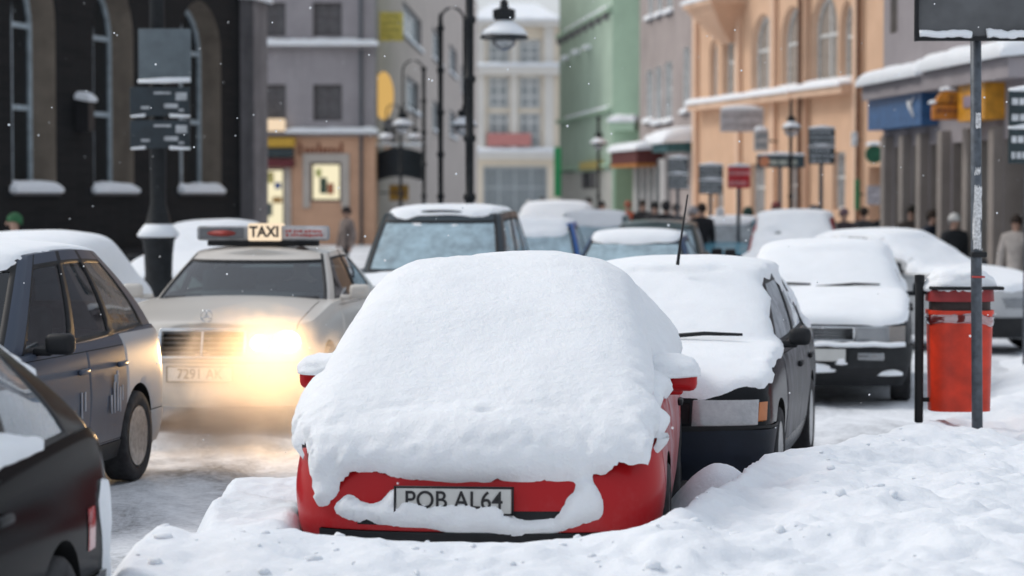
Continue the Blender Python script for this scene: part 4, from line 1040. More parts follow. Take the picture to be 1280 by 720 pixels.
# pale side row running down the street behind it
A, B = at(470,91), at(597,190)
r = building('terrace_row', 'long beige row of houses running away behind the corner house', A); W_ = Wall(A, B, r)
BEI = wallmat('beige_render', (.50,.44,.40), .9, .12, .7, .15, stain=(.38,.34,.32))
ops = [dict(u0=W_.u(a), u1=W_.u(b), z0=W_.z((a+b)/2, d), z1=W_.z((a+b)/2, c), reveal=.3) for a, b, c, d in ((504,527,14,55),(541,552,40,78),(562,571,60,95),(480,496,150,200),(541,550,128,165),(508,524,100,140),(562,570,140,172),(577,583,85,118))]
W_.build(-.3, 17., ops, [BEI, GRR], 10.)
for o in ops: W_.window(o, simple('pale_pane', (.28,.34,.37), .2), WINW, (1,0), .12, sill=.15)
zl = W_.z(490,152)
def proj_sign(name, label, px, py, wpx, hpx, D, col, cat='sign', shape='box', th=.12, lines=0, lc=(.7,.72,.72), snow=True, emi=0., bracket=None, group=None):
    """a flat sign standing square to the view at its place, with its frame and its lettering strips"""
    X, Z = PX(px, D), PZ(py, D); w_, h_ = wpx/S*D, hpx/S*D
    e = empty(name, (X, D, Z), 0, label, cat, group); m = emit('e_'+label[:18], col, emi) if emi else simple('s_'+label[:18], col, .5)
    if shape == 'box': bmx = box_bm(0, 0, 0, w_, th, h_, min(.015, th*.2))
    else:
        bmx = bmesh.new(); add_lathe(bmx, [(0,-th/2),(.96,-th/2),(1,-th*.3),(1,th*.3),(.96,th/2),(0,th/2)], seg=36, axis='y')
        for v in bmx.verts: v.co = Vector((v.co.x*w_/2, v.co.y, v.co.z*h_/2))
    bm_obj('panel', bmx, m, e, True, 40)
    lm = simple('l_%.2f%.2f%.2f' % lc, lc, .5)
    rs = random.Random(int(px*7+py))
    for k in range(lines):
        z = h_/2-h_*(k+.7)/(lines+.4)
        x = -w_*.42
        lb = bmesh.new()
        while x < w_*.36:
            l = w_*rs.uniform(.06,.2); add_box(lb, x+l/2, -th/2-.004, z, l, .008, h_/(lines+.4)*.34); x += l+w_*.03
        bm_obj('lettering', lb, lm, e, False)
    if snow:
        sb = bmesh.new(); bmesh.ops.create_icosphere(sb, subdivisions=3, radius=1)
        for v in sb.verts:
            k = 1+.12*noise.noise(v.co*2+Vector((px, 0, 0))); v.co = Vector((v.co.x*w_*.5*k, v.co.y*(th*.6+.03), max(v.co.z, -.1)*min(.12, h_*.2)*k+h_/2))
        bm_obj('snow_cap', sb, SNOW, e)
    if bracket:
        bb = bmesh.new(); add_tube(bb, [(bracket[0], bracket[1], 0.0),(0, 0, 0)], .025, 6); bm_obj('bracket', bb, POLEM, e)
    return e
YEL = (.66,.55,.12)
proj_sign('hanging_sign', 'square yellow sign hung high on the beige row', 486, 34, 37, 36, 93, YEL, lines=4, lc=(.42,.36,.08), snow=False, bracket=(-.9,.5))
proj_sign('hanging_sign', 'tall oval amber lit sign below the square yellow one', 480, 120, 25, 60, 92, (1.,.62,.20), shape='oval', emi=.62, snow=False, bracket=(-.8,.5))
proj_sign('hanging_sign', 'small yellow and brown sign low on the beige row', 499, 241, 24, 20, 92.5, (.52,.30,.05), lines=1, lc=(.2,.1,.04), snow=False, bracket=(-.9,.5))
# dark shop canopy at the foot of the row
cn = empty('shop_canopy', (PX(500,92), 92, PZ(205,92)), 0, 'dark rounded canopy over the shops at the corner of the beige row', 'canopy')
cb_ = bmesh.new(); n = 16
for k in range(n):
    a0, a1 = PI*k/n, PI*(k+1)/n; w_ = 30/S*92; h_ = 27/S*92
    add_box(cb_, -w_+w_*2*(k+.5)/n, .3-.9*math.sin((a0+a1)/2), -.12+h_*.22*math.sin((a0+a1)/2), w_*2/n*.99, 1.2, h_*1.3, .02)
bm_obj('canopy_cloth', cb_, simple('canopy_dark', (.018,.024,.03), .7), cn)
fl = bmesh.new(); add_box(fl, 0, -.7, .72, 1.9, .7, .10, .04); bm_obj('canopy_snow', fl, SNOW, cn)

# house closing the street
A, B = at(583,212), at(702,212)
r = building('far_house', 'cream house with white pilasters closing the end of the street', A); W_ = Wall(A, B, r)
CRW = wallmat('cream_render', (.76,.67,.54), .9, .08, .5); WHW = wallmat('white_stone', (.70,.67,.62), .9, .08, .5)  # far house walls, panes and shopfront lightened in place of distance haze
ops = []
for pa, pb in ((610,637),(648,676)):
    for ya, yb in ((96,136),(141,186),(50,80)): ops.append(dict(u0=W_.u(pa), u1=W_.u(pb), z0=PZ(yb,212), z1=PZ(ya,212), reveal=.4))
ops.append(dict(u0=W_.u(604), u1=W_.u(684), z0=PZ(268,212), z1=PZ(208,212), reveal=.5))
W_.build(-.5, PZ(28,212), ops, [CRW, WHW], 14.)
for o in ops[:-1]: W_.window(o, simple('far_pane', (.34,.37,.38), .25), WINW, (1,2), .28)
W_.window(ops[-1], simple('far_shop', (.26,.29,.30), .25), simple('far_shop_frame', (.40,.43,.45), .6), (3,1), .22, 'shop_window')
for a, b in ((597,606),(639,646),(680,692)):
    pbm = bmesh.new(); W_.slab(pbm, W_.u(a), W_.u(b), PZ(190,212), PZ(30,212), .003, .5); bm_obj('pilaster', pbm, WHW, r, False)
for y0_, y1_, o_ in ((94,84,1.2),(199,190,1.),(34,27,1.4)):
    cbm_ = bmesh.new(); W_.slab(cbm_, -.2, W_.len+.2, PZ(y0_,212), PZ(y1_,212), .004, o_); bm_obj('cornice', cbm_, WHW, r, False); W_.snow(-.2, W_.len+.2, PZ(y1_,212)+.01, 0, o_+.15, .35)
bn = bmesh.new(); W_.slab(bn, W_.u(609), W_.u(664), PZ(183,212), PZ(167,212), .52, .62); bm_obj('banner', bn, simple('pink_banner', (.55,.22,.20), .6), r, False)
rf = bmesh.new(); ring0 = [W_.P(u, PZ(28,212), o) for u, o in ((-.3,.5),(W_.len+.3,.5),(W_.len+.3,-13),(-.3,-13))]; ring1 = [W_.P(u, PZ(2,212), o) for u, o in ((2.2,-3),(W_.len-2.2,-3),(W_.len-2.2,-9),(2.2,-9))]
v0 = [rf.verts.new(p) for p in ring0]; v1 = [rf.verts.new(p) for p in ring1]
for k in range(4): rf.faces.new((v0[k], v0[(k+1)%4], v1[(k+1)%4], v1[k]))
rf.faces.new(v1); bmesh.ops.recalc_face_normals(rf, faces=rf.faces); bm_obj('snowy_roof', rf, SNOW, r, False)

# green house
A, B = at(765,85.), at(699,101.)
r = building('green_house', 'pale green house with string courses on the right of the street', A); W_ = Wall(A, B, r)
GNW = wallmat('green_render', (.41,.52,.42), .9, .10, .8, .15, stain=(.36,.45,.37)); GNL = wallmat('green_pier', (.44,.60,.45), .9, .10, .8, .15)
BASE = wallmat('grey_plinth', (.5,.49,.45), .9, .12, .8)
ops = [dict(u0=W_.u(b), u1=W_.u(a), z0=W_.z((a+b)/2, d), z1=W_.z((a+b)/2, c), reveal=.2) for a, b, c, d in ((727,745,205,236),)]
for o in ops:
    if o['u0'] > o['u1']: o['u0'], o['u1'] = o['u1'], o['u0']
W_.build(2.75, 17., [], [GNW, GNW], 10.)
W_.build(-.3, 2.75, ops, [BASE, GRR], 10., name='plinth_wall', top=False)
for o in ops: W_.window(o, simple('dark_pane', (.06,.075,.085), .15), WIND, (1,0), .08)
for z0_, h_ in ((5.0,.14),(8.55,.16),(3.0,.10)):
    cbm_ = bmesh.new(); W_.slab(cbm_, 0, W_.len, z0_-h_, z0_, .003, .16); bm_obj('string_course', cbm_, GNL, r, False)
    if z0_ != 3.: W_.snow(.2, W_.len*.8, z0_+.003, 0, .2, .05)
for k in range(8):
    u = W_.len*(k+.5)/8; mb = bmesh.new(); W_.slab(mb, u-.12, u+.12, 8.12, 8.36, .003, .22); bm_obj('modillion', mb, GRR, r, False)
for px, py in ((710,75),(723,68),(737,62)):
    u = W_.u(px); W_.snow(u-.35, u+.35, W_.z(px,py), 0, .3, .16)
A2, B2 = at(765,85.), at(802,84.6); W3 = Wall(A2, B2, r); W3.build(-.3, 17., [], [GNL, GNL], 8., name='corner_pier')
db = bmesh.new(); W3.slab(db, W3.u(768), W3.u(799), PZ(164,85), PZ(152,85), .004, .6); bm_obj('porch_slab', db, GNL, r, False); W3.snow(W3.u(766), W3.u(801), PZ(152,85), 0, .7, .25)
sb = bmesh.new(); W3.slab(sb, W3.u(770), W3.u(796), -.3, PZ(196,85), .004, .12); bm_obj('door', sb, wallmat('green_door', (.22,.30,.20), .8), r, False)
tb = bmesh.new(); W_.slab(tb, W_.u(755), W_.u(731), W_.z(740,212), W_.z(740,202), .02, .22); bm_obj('fascia', tb, simple('yellow_fascia', (.50,.40,.12), .6), r, False)

# grey-brown house
A, B = at(879,73.4), at(799,83.6)
r = building('brown_house', 'grey brown house with narrow white windows, between the green and orange houses', A); W_ = Wall(A, B, r)
BRW = wallmat('brown_render', (.37,.32,.305), .9, .14, .9, .2, stain=(.27,.24,.23))
ops = []
for a, b, c, d in ((808,816,88,152),(819,827,84,154),(831,840,78,152),(810,816,-8,24),(821,827,-12,20),(833,840,-16,16),(854,861,60,140)):
    ua, ub = sorted((W_.u(a), W_.u(b))); ops.append(dict(u0=ua, u1=ub, z0=W_.z((a+b)/2, d), z1=W_.z((a+b)/2, c), reveal=.2))
W_.build(-.3, 15., ops, [BRW, WINW], 10.)
for o in ops: W_.window(o, simple('milky_pane', (.42,.42,.42), .25), WINW, (0,1), .10, sill=.16)
sf = bmesh.new(); W_.slab(sf, W_.u(838), W_.u(798), -.3, PZ(200,81), .003, .2); bm_obj('shop_front', sf, wallmat('pale_shop', (.46,.45,.44), .8), r, False)
for px in (806,814,822,830):
    sf = bmesh.new(); W_.slab(sf, W_.u(px+1.5), W_.u(px-1.5), 0, PZ(206,81), .204, .26); bm_obj('shop_door', sf, simple('shop_glass', (.14,.15,.16), .2), r, False)
aw = bmesh.new(); W_.slab(aw, W_.u(829), W_.u(795), W_.z(810,205), W_.z(810,188), .003, .9); bm_obj('shop_awning', aw, simple('awning_maroon', (.10,.022,.02), .7), r, False)
aw = bmesh.new(); W_.slab(aw, W_.u(829), W_.u(795), W_.z(810,209), W_.z(810,205.5), .003, .92); bm_obj('awning_edge', aw, simple('awning_orange', (.42,.16,.03), .7), r, False)
W_.snow(W_.u(830), W_.u(794), W_.z(810,187.5), 0, 1., .26)
lb = bmesh.new(); W_.slab(lb, .2, W_.u(826), W_.z(850,178), W_.z(850,172), .003, .5); bm_obj('cornice', lb, GRR, r, False); W_.snow(.1, W_.u(826), W_.z(850,172)+.003, 0, .6, .2)
aw = bmesh.new(); W_.slab(aw, .1, W_.u(858), W_.z(868,190), W_.z(868,178), .003, 1.1); bm_obj('shop_awning', aw, simple('awning_teal', (.03,.10,.11), .7), r, False); W_.snow(.05, W_.u(857), W_.z(868,178)+.003, 0, 1.25, .45)

# orange house with arched windows
A, B = at(1118,57.4), at(873,73.)
r = building('orange_house', 'peach orange house with tall arched windows and a snowy balcony', A); W_ = Wall(A, B, r)
PEA = wallmat('peach_render', (.66,.44,.30), .88, .10, .9, .2, stain=(.60,.36,.22)); PEL = wallmat('peach_trim', (.72,.50,.36), .88, .08)
ops = []
def op(a, b, c, d, **k):
    ua, ub = sorted((W_.u(a), W_.u(b))); o = dict(u0=ua, u1=ub, z0=W_.z((a+b)/2, d), z1=W_.z((a+b)/2, c), **k); ops.append(o); return o
for a, b, c, d in ((938,966,18,118),(975,1003,8,112),(1012,1046,-6,106),(1048,1066,0,103),(902,917,40,125),(886,896,50,128)): op(a, b, c, d, arch=True, rise=.9 if b-a > 15 else .35, reveal=.24, splay=.05)
g = [op(938,956,205,272,reveal=.2), op(985,1000,200,272,reveal=.2), op(1085,1110,208,300,reveal=.6), op(1040,1056,190,262,reveal=.2), op(893,904,205,262,reveal=.2)]
W_.build(-.3, 16., ops, [PEA, PEL], 12.)
for o in ops[:6]: W_.window(o, simple('peach_pane', (.30,.27,.24), .25), WINW, (1,1), .10, sill=.25)
for i, o in enumerate(g): W_.window(o, simple('shade_pane', (.05,.04,.035), .2) if i == 2 else simple('grey_pane', (.26,.27,.28), .2), WIND if i == 2 else WINW, (0,1), .08, 'door' if i == 2 else 'window')
for a, b in ((1004,875),(1070,1006)):
    ua, ub = W_.u(a), W_.u(b); zz = W_.z((a+b)/2, 122 if a == 1004 else 109)
    cbm_ = bmesh.new(); W_.slab(cbm_, ua, ub, zz-.22, zz, .003, .42); bm_obj('cornice', cbm_, PEL, r, False); W_.snow(ua, ub, zz+.003, 0, .50, .14)
for px in (871.5,925,969,1008,1073):
    u = W_.u(px); pb_ = bmesh.new(); W_.slab(pb_, max(0, u-.16), u+.16, -.2, 15.6, .003, .13); bm_obj('pilaster', pb_, PEL, r, False)
dp = bmesh.new(); add_tube(dp, [W_.P(W_.u(1010), 0, .25), W_.P(W_.u(1010), 15, .25)], .07, 8); bm_obj('drainpipe', dp, simple('brown_pipe', (.19,.10,.06), .6), r)
dp = bmesh.new(); add_tube(dp, [W_.P(W_.u(1078), 0, .15), W_.P(W_.u(1078), 15, .15)], .05, 8); bm_obj('drainpipe', dp, simple('brown_pipe'  , (.19,.10,.06), .6), r)
bc = empty('oriel', (0,0,0)); bc.parent = r; ub = W_.u(913); zb_ = W_.z(905, 12)
bb = bmesh.new(); 
for k in range(8):
    t = k/8; W_.slab(bb, ub-1.25*(1-t*.7), ub+1.25*(1-t*.7), zb_-.13*(k+1), zb_-.13*k-.002, .003, .95*(1-t)**.7)
bm_obj('balcony_corbel', bb, PEL, bc, False)
bb = bmesh.new(); W_.slab(bb, ub-1.4, ub+1.4, zb_, zb_+.18, .003, 1.05); bm_obj('balcony_slab', bb, PEL, bc, False)
bb = bmesh.new(); W_.slab(bb, ub-1.3, ub+1.3, zb_+.24, zb_+1.2, .1, .95); bm_obj('balcony_parapet', bb, PEA, bc, False); W_.snow(ub-1.45, ub+1.45, zb_+.183, 0, 1.12, .14, bc)

# grey house with the bank and shops on the right
A, B = (PX(1296,35.2),35.2), at(1103,44.3)
r = building('bank_house', 'grey house with a snowy canopy over dark shopfronts, far right', A); W_ = Wall(A, B, r)
GPU = wallmat('mauve_grey_render', (.34,.31,.32), .9, .12, .9, .2); STN = wallmat('shop_pier', (.30,.265,.24), .85, .15, 1.5)
ops = []
def op2(a, b, z0, z1, **k):
    ua, ub = sorted((W_.u(a), W_.u(b))); o = dict(u0=ua, u1=ub, z0=z0, z1=z1, **k); ops.append(o); return o
zc = W_.z(1105, 106)
for a, b in ((1111,1120),(1150,1172),(1196,1218),(1246,1270)): op2(a, b, zc+.9, zc+2.9, reveal=.3)
for a, b in ((1117,1132),(1140,1155),(1162,1180),(1190,1212),(1222,1246),(1254,1284)): op2(a, b, .15, 2.75, reveal=.4)
W_.build(-.3, 13., ops, [GPU, STN], 9.)
for o in ops[:4]: W_.window(o, WINP, simple('white_trim', (.5,.49,.47), .6), (0,1), .09)
for k, o in enumerate(ops[4:]): W_.window(o, simple('shop_pane_%d' % (k % 3), ((.03,.036,.04),(.06,.15,.18),(.08,.07,.065))[k % 3], .12), WIND, (0,1), .08, 'shop_window')
for px in (1113,1136,1158,1185,1217,1250):
    pb_ = bmesh.new(); u = W_.u(px); W_.slab(pb_, u-.14, u+.14, 0, 2.95, .003, .16); bm_obj('shop_pier', pb_, STN, r, False)
pb_ = bmesh.new(); W_.slab(pb_, .1, W_.len-.1, zc-.3, zc, .003, .42); bm_obj('canopy', pb_, GPU, r, False)
W_.snow(W_.u(1182), W_.len-.05, zc+.003, 0, .55, .24); W_.snow(0, W_.u(1182)-.06, zc+.05, 0, .55, .27)
pb_ = bmesh.new(); W_.slab(pb_, W_.u(1172), W_.len-.05, 3.07, 3.66, .003, .30); bm_obj('blue_fascia', pb_, simple('fascia_blue', (.035,.115,.27), .5), r, False)
em_ = bmesh.new(); uu = W_.u(1159); add_tube(em_, [W_.P(uu-.25, 3.22, .32), W_.P(uu, 3.42, .32), W_.P(uu+.1, 3.52, .32)], [.02,.045,.01], 6); add_tube(em_, [W_.P(uu+.2, 3.5, .32), W_.P(uu, 3.4, .32), W_.P(uu-.25, 3.55, .32)], [.01,.04,.012], 6); bm_obj('bird_emblem', em_, WHITE, r)
pb_ = bmesh.new(); W_.slab(pb_, W_.u(1255), W_.u(1221), 3.05, 3.62, .003, .32); bm_obj('orange_fascia', pb_, simple('fascia_orange', (.60,.27,.02), .5), r, False)
pb_ = bmesh.new(); W_.slab(pb_, W_.u(1242), W_.u(1229), 3.26, 3.44, .325, .34); bm_obj('fascia_mark', pb_, simple('fascia_mark', (.28,.22,.28), .5), r, False)
sg2 = proj_sign('dome_sign', 'orange dome shaped shop sign capped with snow, projecting from the grey house', 1186, 139, 44, 22, 38.5, (.56,.19,.015), lines=1, lc=(.28,.09,.02), snow=False, th=.2, bracket=(.9,.6))
db = bmesh.new(); add_lathe(db, [(0,-.1),(.235,-.1),(.235,.1),(0,.1)], seg=32, axis='y')
for v in db.verts: v.co.z = max(v.co.z, 0)+.10
bm_obj('dome', db, simple('dome_orange', (.60,.23,.02), .5), sg2, True, 40); snow_lump('snow_cap', sg2, (0,0,.335), (.16,.14,.06)); snow_lump('snow_cap', sg2, (-.27,0,.125), (.07,.12,.05)); snow_lump('snow_cap', sg2, (.27,0,.125), (.07,.12,.05))
text_obj('sign_figure', '2', .19, simple('figure_dark', (.16,.05,.02)), sg2, (0,-.106,.17))

# ------------------------------------------------------------------ lamp posts, sign posts, bin
def lantern(parent, x, y, z, s=1.):
    """pendant street lantern: cap, glass bowl and a snow-covered shade"""
    b = bmesh.new(); add_lathe(b, [(0,.46),(.05,.45),(.06,.36),(.15,.33),(.15,.22),(.10,.18),(.11,.05),(.0,.05)], cx=x, cy=y, cz=z, seg=20); 
    for v in b.verts: v.co = Vector(((v.co.x-x)*s+x, (v.co.y-y)*s+y, (v.co.z-z)*s+z))
    h = bm_obj('lantern_cap', b, POLEM, parent, True, 40)
    b = bmesh.new(); add_lathe(b, [(.31,-.06),(.33,-.05),(.31,-.02),(.15,.10),(.09,.16),(.08,.05),(.28,-.05)], cx=x, cy=y, cz=z, seg=24)
    for v in b.verts: v.co = Vector(((v.co.x-x)*s+x, (v.co.y-y)*s+y, (v.co.z-z)*s+z))
    bm_obj('lamp_shade', b, POLEM, parent, True, 40)
    b = bmesh.new(); add_lathe(b, [(.30,-.025),(.315,.0),(.27,.06),(.17,.13),(.10,.19),(.07,.17)], cx=x, cy=y, cz=z+.008, seg=24)
    for v in b.verts: v.co = Vector(((v.co.x-x)*s+x, (v.co.y-y)*s+y, (v.co.z-z)*s+z+.02*noise.noise(v.co*5)))
    bm_obj('snow_cap', b, SNOW, parent)
    b = bmesh.new(); add_lathe(b, [(.16,-.05),(.14,-.14),(.06,-.20),(0,-.21)], cx=x, cy=y, cz=z, seg=16); bm_obj('lamp_bowl', b, LENS, parent)
def street_lamp(label, px, D, H, arm, lz, rad=.05, s=1., both=False, group='ornate street lamps'):
    X = PX(px, D); e = empty('street_lamp', (X, D, 0), 0, label, 'street lamp', group)
    b = bmesh.new(); pr = [(rad*2.4,-.1),(rad*2.4,.25),(rad*1.9,.3),(rad*1.7,.95),(rad*2.2,1.0),(rad*2.2,1.06),(rad*1.2,1.12)]
    z = 1.12
    while z < H-.5: z += .75; pr += [(rad*1.05, z-.06),(rad*1.55, z-.03),(rad*1.55, z+.02),(rad*1.0, z+.05)]
    pr += [(rad*.8, H),(0,H+.05)]
    add_lathe(b, pr, seg=14); bm_obj('pole', b, POLEM, e, True, 50)
    for sg in ((1,-1) if both else (1,)):
        a = arm*sg; b = bmesh.new()
        pts = [(0,0,H-.1)]+[(a*.5-a*.5*math.cos(PI*k/10), 0, H-.1+abs(arm)*.55*math.sin(PI*k/10)) for k in range(1,10)]+[(a,0,H-.1),(a,0,max(lz+.44*s, .2) if lz < H-.5 else H-.3)]
        add_tube(b, pts, .022, 8); bm_obj('arm', b, POLEM, e)
        lantern(e, a, 0, lz if lz < H-.5 else H-.75, s)
    return e
dark_post = empty('lamp_post', (PX(198,28.2), 28.2, 0), 0, 'thick black lamp post with direction signs in front of the church', 'lamp post')
b = bmesh.new(); rr = .095
add_lathe(b, [(.24,-.1),(.24,.7),(.20,.78),(.16,.95),(.17,1.2),(.19,1.36),(.24,1.42),(.17,1.50),(.14,1.62),(rr,1.8),(rr*1.05,2.6),(rr*1.35,2.64),(rr*1.35,2.72),(rr,2.78),(rr*.95,4.2),(rr*1.2,4.24),(rr*.9,4.3),(rr*.75,7.),(0,7.05)], seg=20); bm_obj('pole', b, POLEM, dark_post, True, 50)
b = bmesh.new(); add_lathe(b, [(.235,1.40),(.25,1.43),(.20,1.50),(.15,1.56),(.10,1.58)], seg=24); bm_obj('collar_snow', b, SNOW, dark_post)
def zz(py): return PZ(py, 28.2)
b = box_bm(.11, -.16, (zz(38)+zz(105))/2, .61, .03, zz(38)-zz(105), .008); bm_obj('sign_plate', b, simple('plate_back', (.10,.125,.14), .5, var=.15), dark_post)
b = bmesh.new(); add_tube(b, [(-.20,-.18,zz(103)),(.1,-.185,zz(104)+.02),(.41,-.18,zz(101))], [.02,.035,.03], 8); bm_obj('snow_strip', b, SNOW, dark_post)
for y0_, y1_ in ((110,146),(151,186)):
    pl = bm_obj('direction_sign', box_bm(.05, -.15, (zz(y0_)+zz(y1_))/2, .70, .03, zz(y0_)-zz(y1_), .006), simple('sign_navy', (.012,.022,.03), .45), dark_post)
    lb = bmesh.new()
    for (x, z, w_, h_) in ((.30,.06,.13,.09),(.18,-.05,.16,.05),(.08,.10,.2,.025),(-.12,-.07,.1,.03),(.30,-.10,.06,.03)): add_box(lb, x, -.167, (zz(y0_)+zz(y1_))/2+z, w_, .006, h_)
    bm_obj('sign_symbol', lb, simple('symbol_grey', (.38,.40,.42), .6), pl, False)
    b = bmesh.new(); add_tube(b, [(-.29,-.155,zz(y1_)-.0),(-.12,-.16,zz(y1_)+.012)], [.014,.02], 8); add_tube(b, [(.16,-.155,zz(y1_)+.01),(.4,-.155,zz(y1_)+.0)], [.024,.016], 8); bm_obj('snow_strip', b, SNOW, pl)
street_lamp('tall black lamp nearest the middle, its lantern hanging against the sky', 587, 30.6, 4.75, .44, 3.93, .052, .95)
street_lamp('slender hooked lamp just left of the tallest black lamp', 551, 43, 5.1, .42, 3.15, .045, .75)
street_lamp('farther hooked lamp, second left of the tallest black lamp', 530, 57, 4.9, -.5, 3.55, .045, .8)
street_lamp('distant twin armed lamp in front of the beige row', 501, 76, 4.6, .45, 3.7, .05, .8, True)
street_lamp('lamp with white capped lantern before the green house', 748, 70, 4.0, .01, 3.4, .04, .8)
street_lamp('lamp with white capped lantern before the orange house', 988, 50, 3.85, .01, 3.3, .035, .62)
def sign_post(label, px, D, ytop, ybot, wpx, lines, col=(.03,.05,.06), lc=(.5,.53,.55), group='direction signs by the roadside', dx=0, split=True):
    X = PX(px, D); e = empty('direction_sign', (X, D, 0), 0, label, 'sign', group)
    w_ = wpx/S*D; z1, z0 = PZ(ytop, D), PZ(ybot, D)
    b = bmesh.new(); add_lathe(b, [(.04,-.1),(.038,z1+.02),(0,z1+.03)], seg=12); bm_obj('post', b, GREYM, e, True, 50)
    k = 2 if split else 1; h_ = (z1-z0)/k
    for j in range(k):
        zc_ = z1-h_*(j+.5); p_ = bm_obj('panel', box_bm(dx, -.06, zc_, w_, .035, h_*.94, .006), simple('dirsign_%.2f' % col[2], col, .45), e)
        lb = bmesh.new(); rs = random.Random(int(px)+j)
        for q in range(lines):
            z = zc_+h_*.42-h_*.84*(q+.6)/lines; x = -w_*.43
            while x < w_*.33: l = w_*rs.uniform(.08,.22); add_box(lb, dx+x+l/2, -.08, z, l, .006, h_*.84/lines*.42); x += l+w_*.035
        bm_obj('lettering', lb, simple('lettering_grey%.2f' % lc[0], lc, .5), p_, False)
        b = bmesh.new(); add_tube(b, [(dx-w_*.5,-.06,zc_+h_*.47),(dx,-.065,zc_+h_*.47+.02),(dx+w_*.5,-.06,zc_+h_*.47)], [.02,.04,.025], 8); bm_obj('snow_strip', b, SNOW, p_)
    return e
sign_post('dark two panel sign on a grey post before the orange house', 1026, 46, 160, 206, 33, 3)
sign_post('grey two panel sign nearest the brown house', 847, 52, 197, 237, 25, 3, (.05,.06,.065))
sign_post('two panel sign just left of the red sign', 888, 50, 206, 243, 30, 3, (.045,.06,.07))
sign_post('bright red square sign with pale lines on a post', 923, 47, 207, 236, 28, 2, (.50,.015,.025), (.62,.25,.25), split=False)
sign_post('long low green sign with an orange disc before the orange house', 975, 54, 193, 210, 60, 1, (.012,.13,.055), (.40,.42,.36), split=False)
dsc = proj_sign('round_sign', 'orange disc on the left of the long green sign', 955, 202, 13, 13, 53.6, (.62,.24,.12), shape='oval', snow=False, th=.05)
proj_sign('wall_sign', 'wide white sign hung out from the orange house', 927, 151, 54, 28, 63, (.46,.44,.45), lines=2, lc=(.36,.33,.33), bracket=(.6,.8))
proj_sign('wall_sign', 'small pale square sign under the wide white one', 951, 176, 18, 26, 62, (.42,.42,.42), lines=2, lc=(.2,.24,.26), bracket=(.5,.8))
proj_sign('wall_sign', 'dark green octagonal plate on the orange house wall', 1092, 193, 22, 23, 56.6, (.012,.10,.05), shape='oval', lines=0, bracket=(.3,1.))
proj_sign('wall_sign', 'narrow green plate beside the octagonal green one', 1119, 191, 16, 14, 56, (.015,.13,.06), lines=1, lc=(.3,.4,.3), bracket=(.3,1.))
proj_sign('wall_sign', 'tall thin green strip on the orange house wall', 1071, 243, 6, 38, 57, (.02,.17,.06), lines=0, snow=False, bracket=(.3,1.))
proj_sign('wall_sign', 'grey notice board by the orange house doorway', 1092, 244, 18, 24, 56.5, (.33,.31,.33), lines=3, lc=(.5,.47,.5), snow=False, bracket=(.3,1.))
proj_sign('wall_sign', 'small white plate high on the orange house pipe', 1067, 174, 7, 18, 57, (.66,.66,.66), snow=False, bracket=(.3,1.))
proj_sign('hanging_sign', 'green upright pharmacy strip at the far end of the green house', 697, 215, 9, 62, 88, (.02,.26,.09), snow=False, th=.3, bracket=(.6,.4))
# round traffic signs, one above the other, on a brown post
D = 43.; e = empty('traffic_sign', (PX(1241,D), D, 0), 0, 'pair of round red rimmed traffic signs plastered with snow on one post', 'sign')
b = bmesh.new(); add_lathe(b, [(.05,-.1),(.05,3.3),(0,3.32)], seg=12); bm_obj('post', b, GREYM, e, True, 50)
for zc_, bar in ((PZ(171,D),0),(PZ(203,D),1)):
    b = bmesh.new(); add_lathe(b, [(0,-.02),(.23,-.02),(.23,.02),(0,.02)], cy=-.08, cz=zc_, seg=32, axis='y'); dsk = bm_obj('disc', b, simple('sign_white', (.55,.52,.52), .5), e, True, 40)
    b = bmesh.new(); add_tube(b, [(.205*math.cos(2*PI*k/32), -.105, zc_+.205*math.sin(2*PI*k/32)) for k in range(33)], .034, 8)
    bm_obj('rim', b, simple('sign_red', (.36,.03,.03), .5), dsk)
    b = bmesh.new(); add_box(b, 0, -.105, zc_, .30, .012, .07); bm_obj('bar', b, simple('sign_red', (.36,.03,.03)), dsk)
    snow_lump('stuck_snow', dsk, (.0,-.10,zc_+.12), (.19,.025,.09), zc_)
sign_post('dark direction board with white stripes cut by the right picture edge', 1284, 26, 112, 206, 52, 2, (.014,.03,.035), (.6,.62,.64), split=True)
# grey post with the back of a large sign, in the bank
pl = empty('sign_post', (PX(1223,15.7), 15.7, 0), 0, 'grey steel post with stickers standing in the snow bank before the bin', 'post')
px0 = PX(1223,15.7)
b = bmesh.new(); add_tube(b, [(.004,0,.2),(-.012,0,1.4),(-.035,0,3.7)], .036, 20); bm_obj('tube', b, GREYM, pl)
bm_obj('clamp', box_bm(0,-.005,PZ(318,15.7),.10,.09,.035,.008), BLACK, pl)
bm_obj('red_band', box_bm(-.003,-.002,PZ(346,15.7),.082,.082,.012,.004), simple('band_red', (.5,.05,.04), .5), pl)
rs = random.Random(3)
for k, (y0_, h_, w_) in enumerate(((152,.05,.05),(250,.09,.05),(262,.06,.06),(282,.10,.05),(300,.06,.045),(240,.03,.03),(214,.02,.02))):
    b = bmesh.new(); zc_ = PZ(y0_+ 0, 15.7); n = 8
    for q in range(n):
        a0, a1 = -PI/2+(q/n-.5)*1.5+rs.uniform(-.3,.3)*0+.2*(k % 3-1), -PI/2+((q+1)/n-.5)*1.5+.2*(k % 3-1)
        j0, j1 = rs.uniform(-.012,.012), rs.uniform(-.012,.012)
        b.faces.new([b.verts.new((.0375*math.cos(a)-.012-.004*(zc_-1.4), .0375*math.sin(a), zc_+d_)) for a, d_ in ((a0,-h_+j0),(a1,-h_+j1),(a1,h_+j1),(a0,h_+j0))])
    bm_obj('sticker', b, simple('paper_scrap', (.6,.6,.6), .8, var=.4, scale=60), pl, False)
D = 15.6; z0 = PZ(49,D); bw = (1300-1145)/S*D; bx = PX(1222,D)-px0
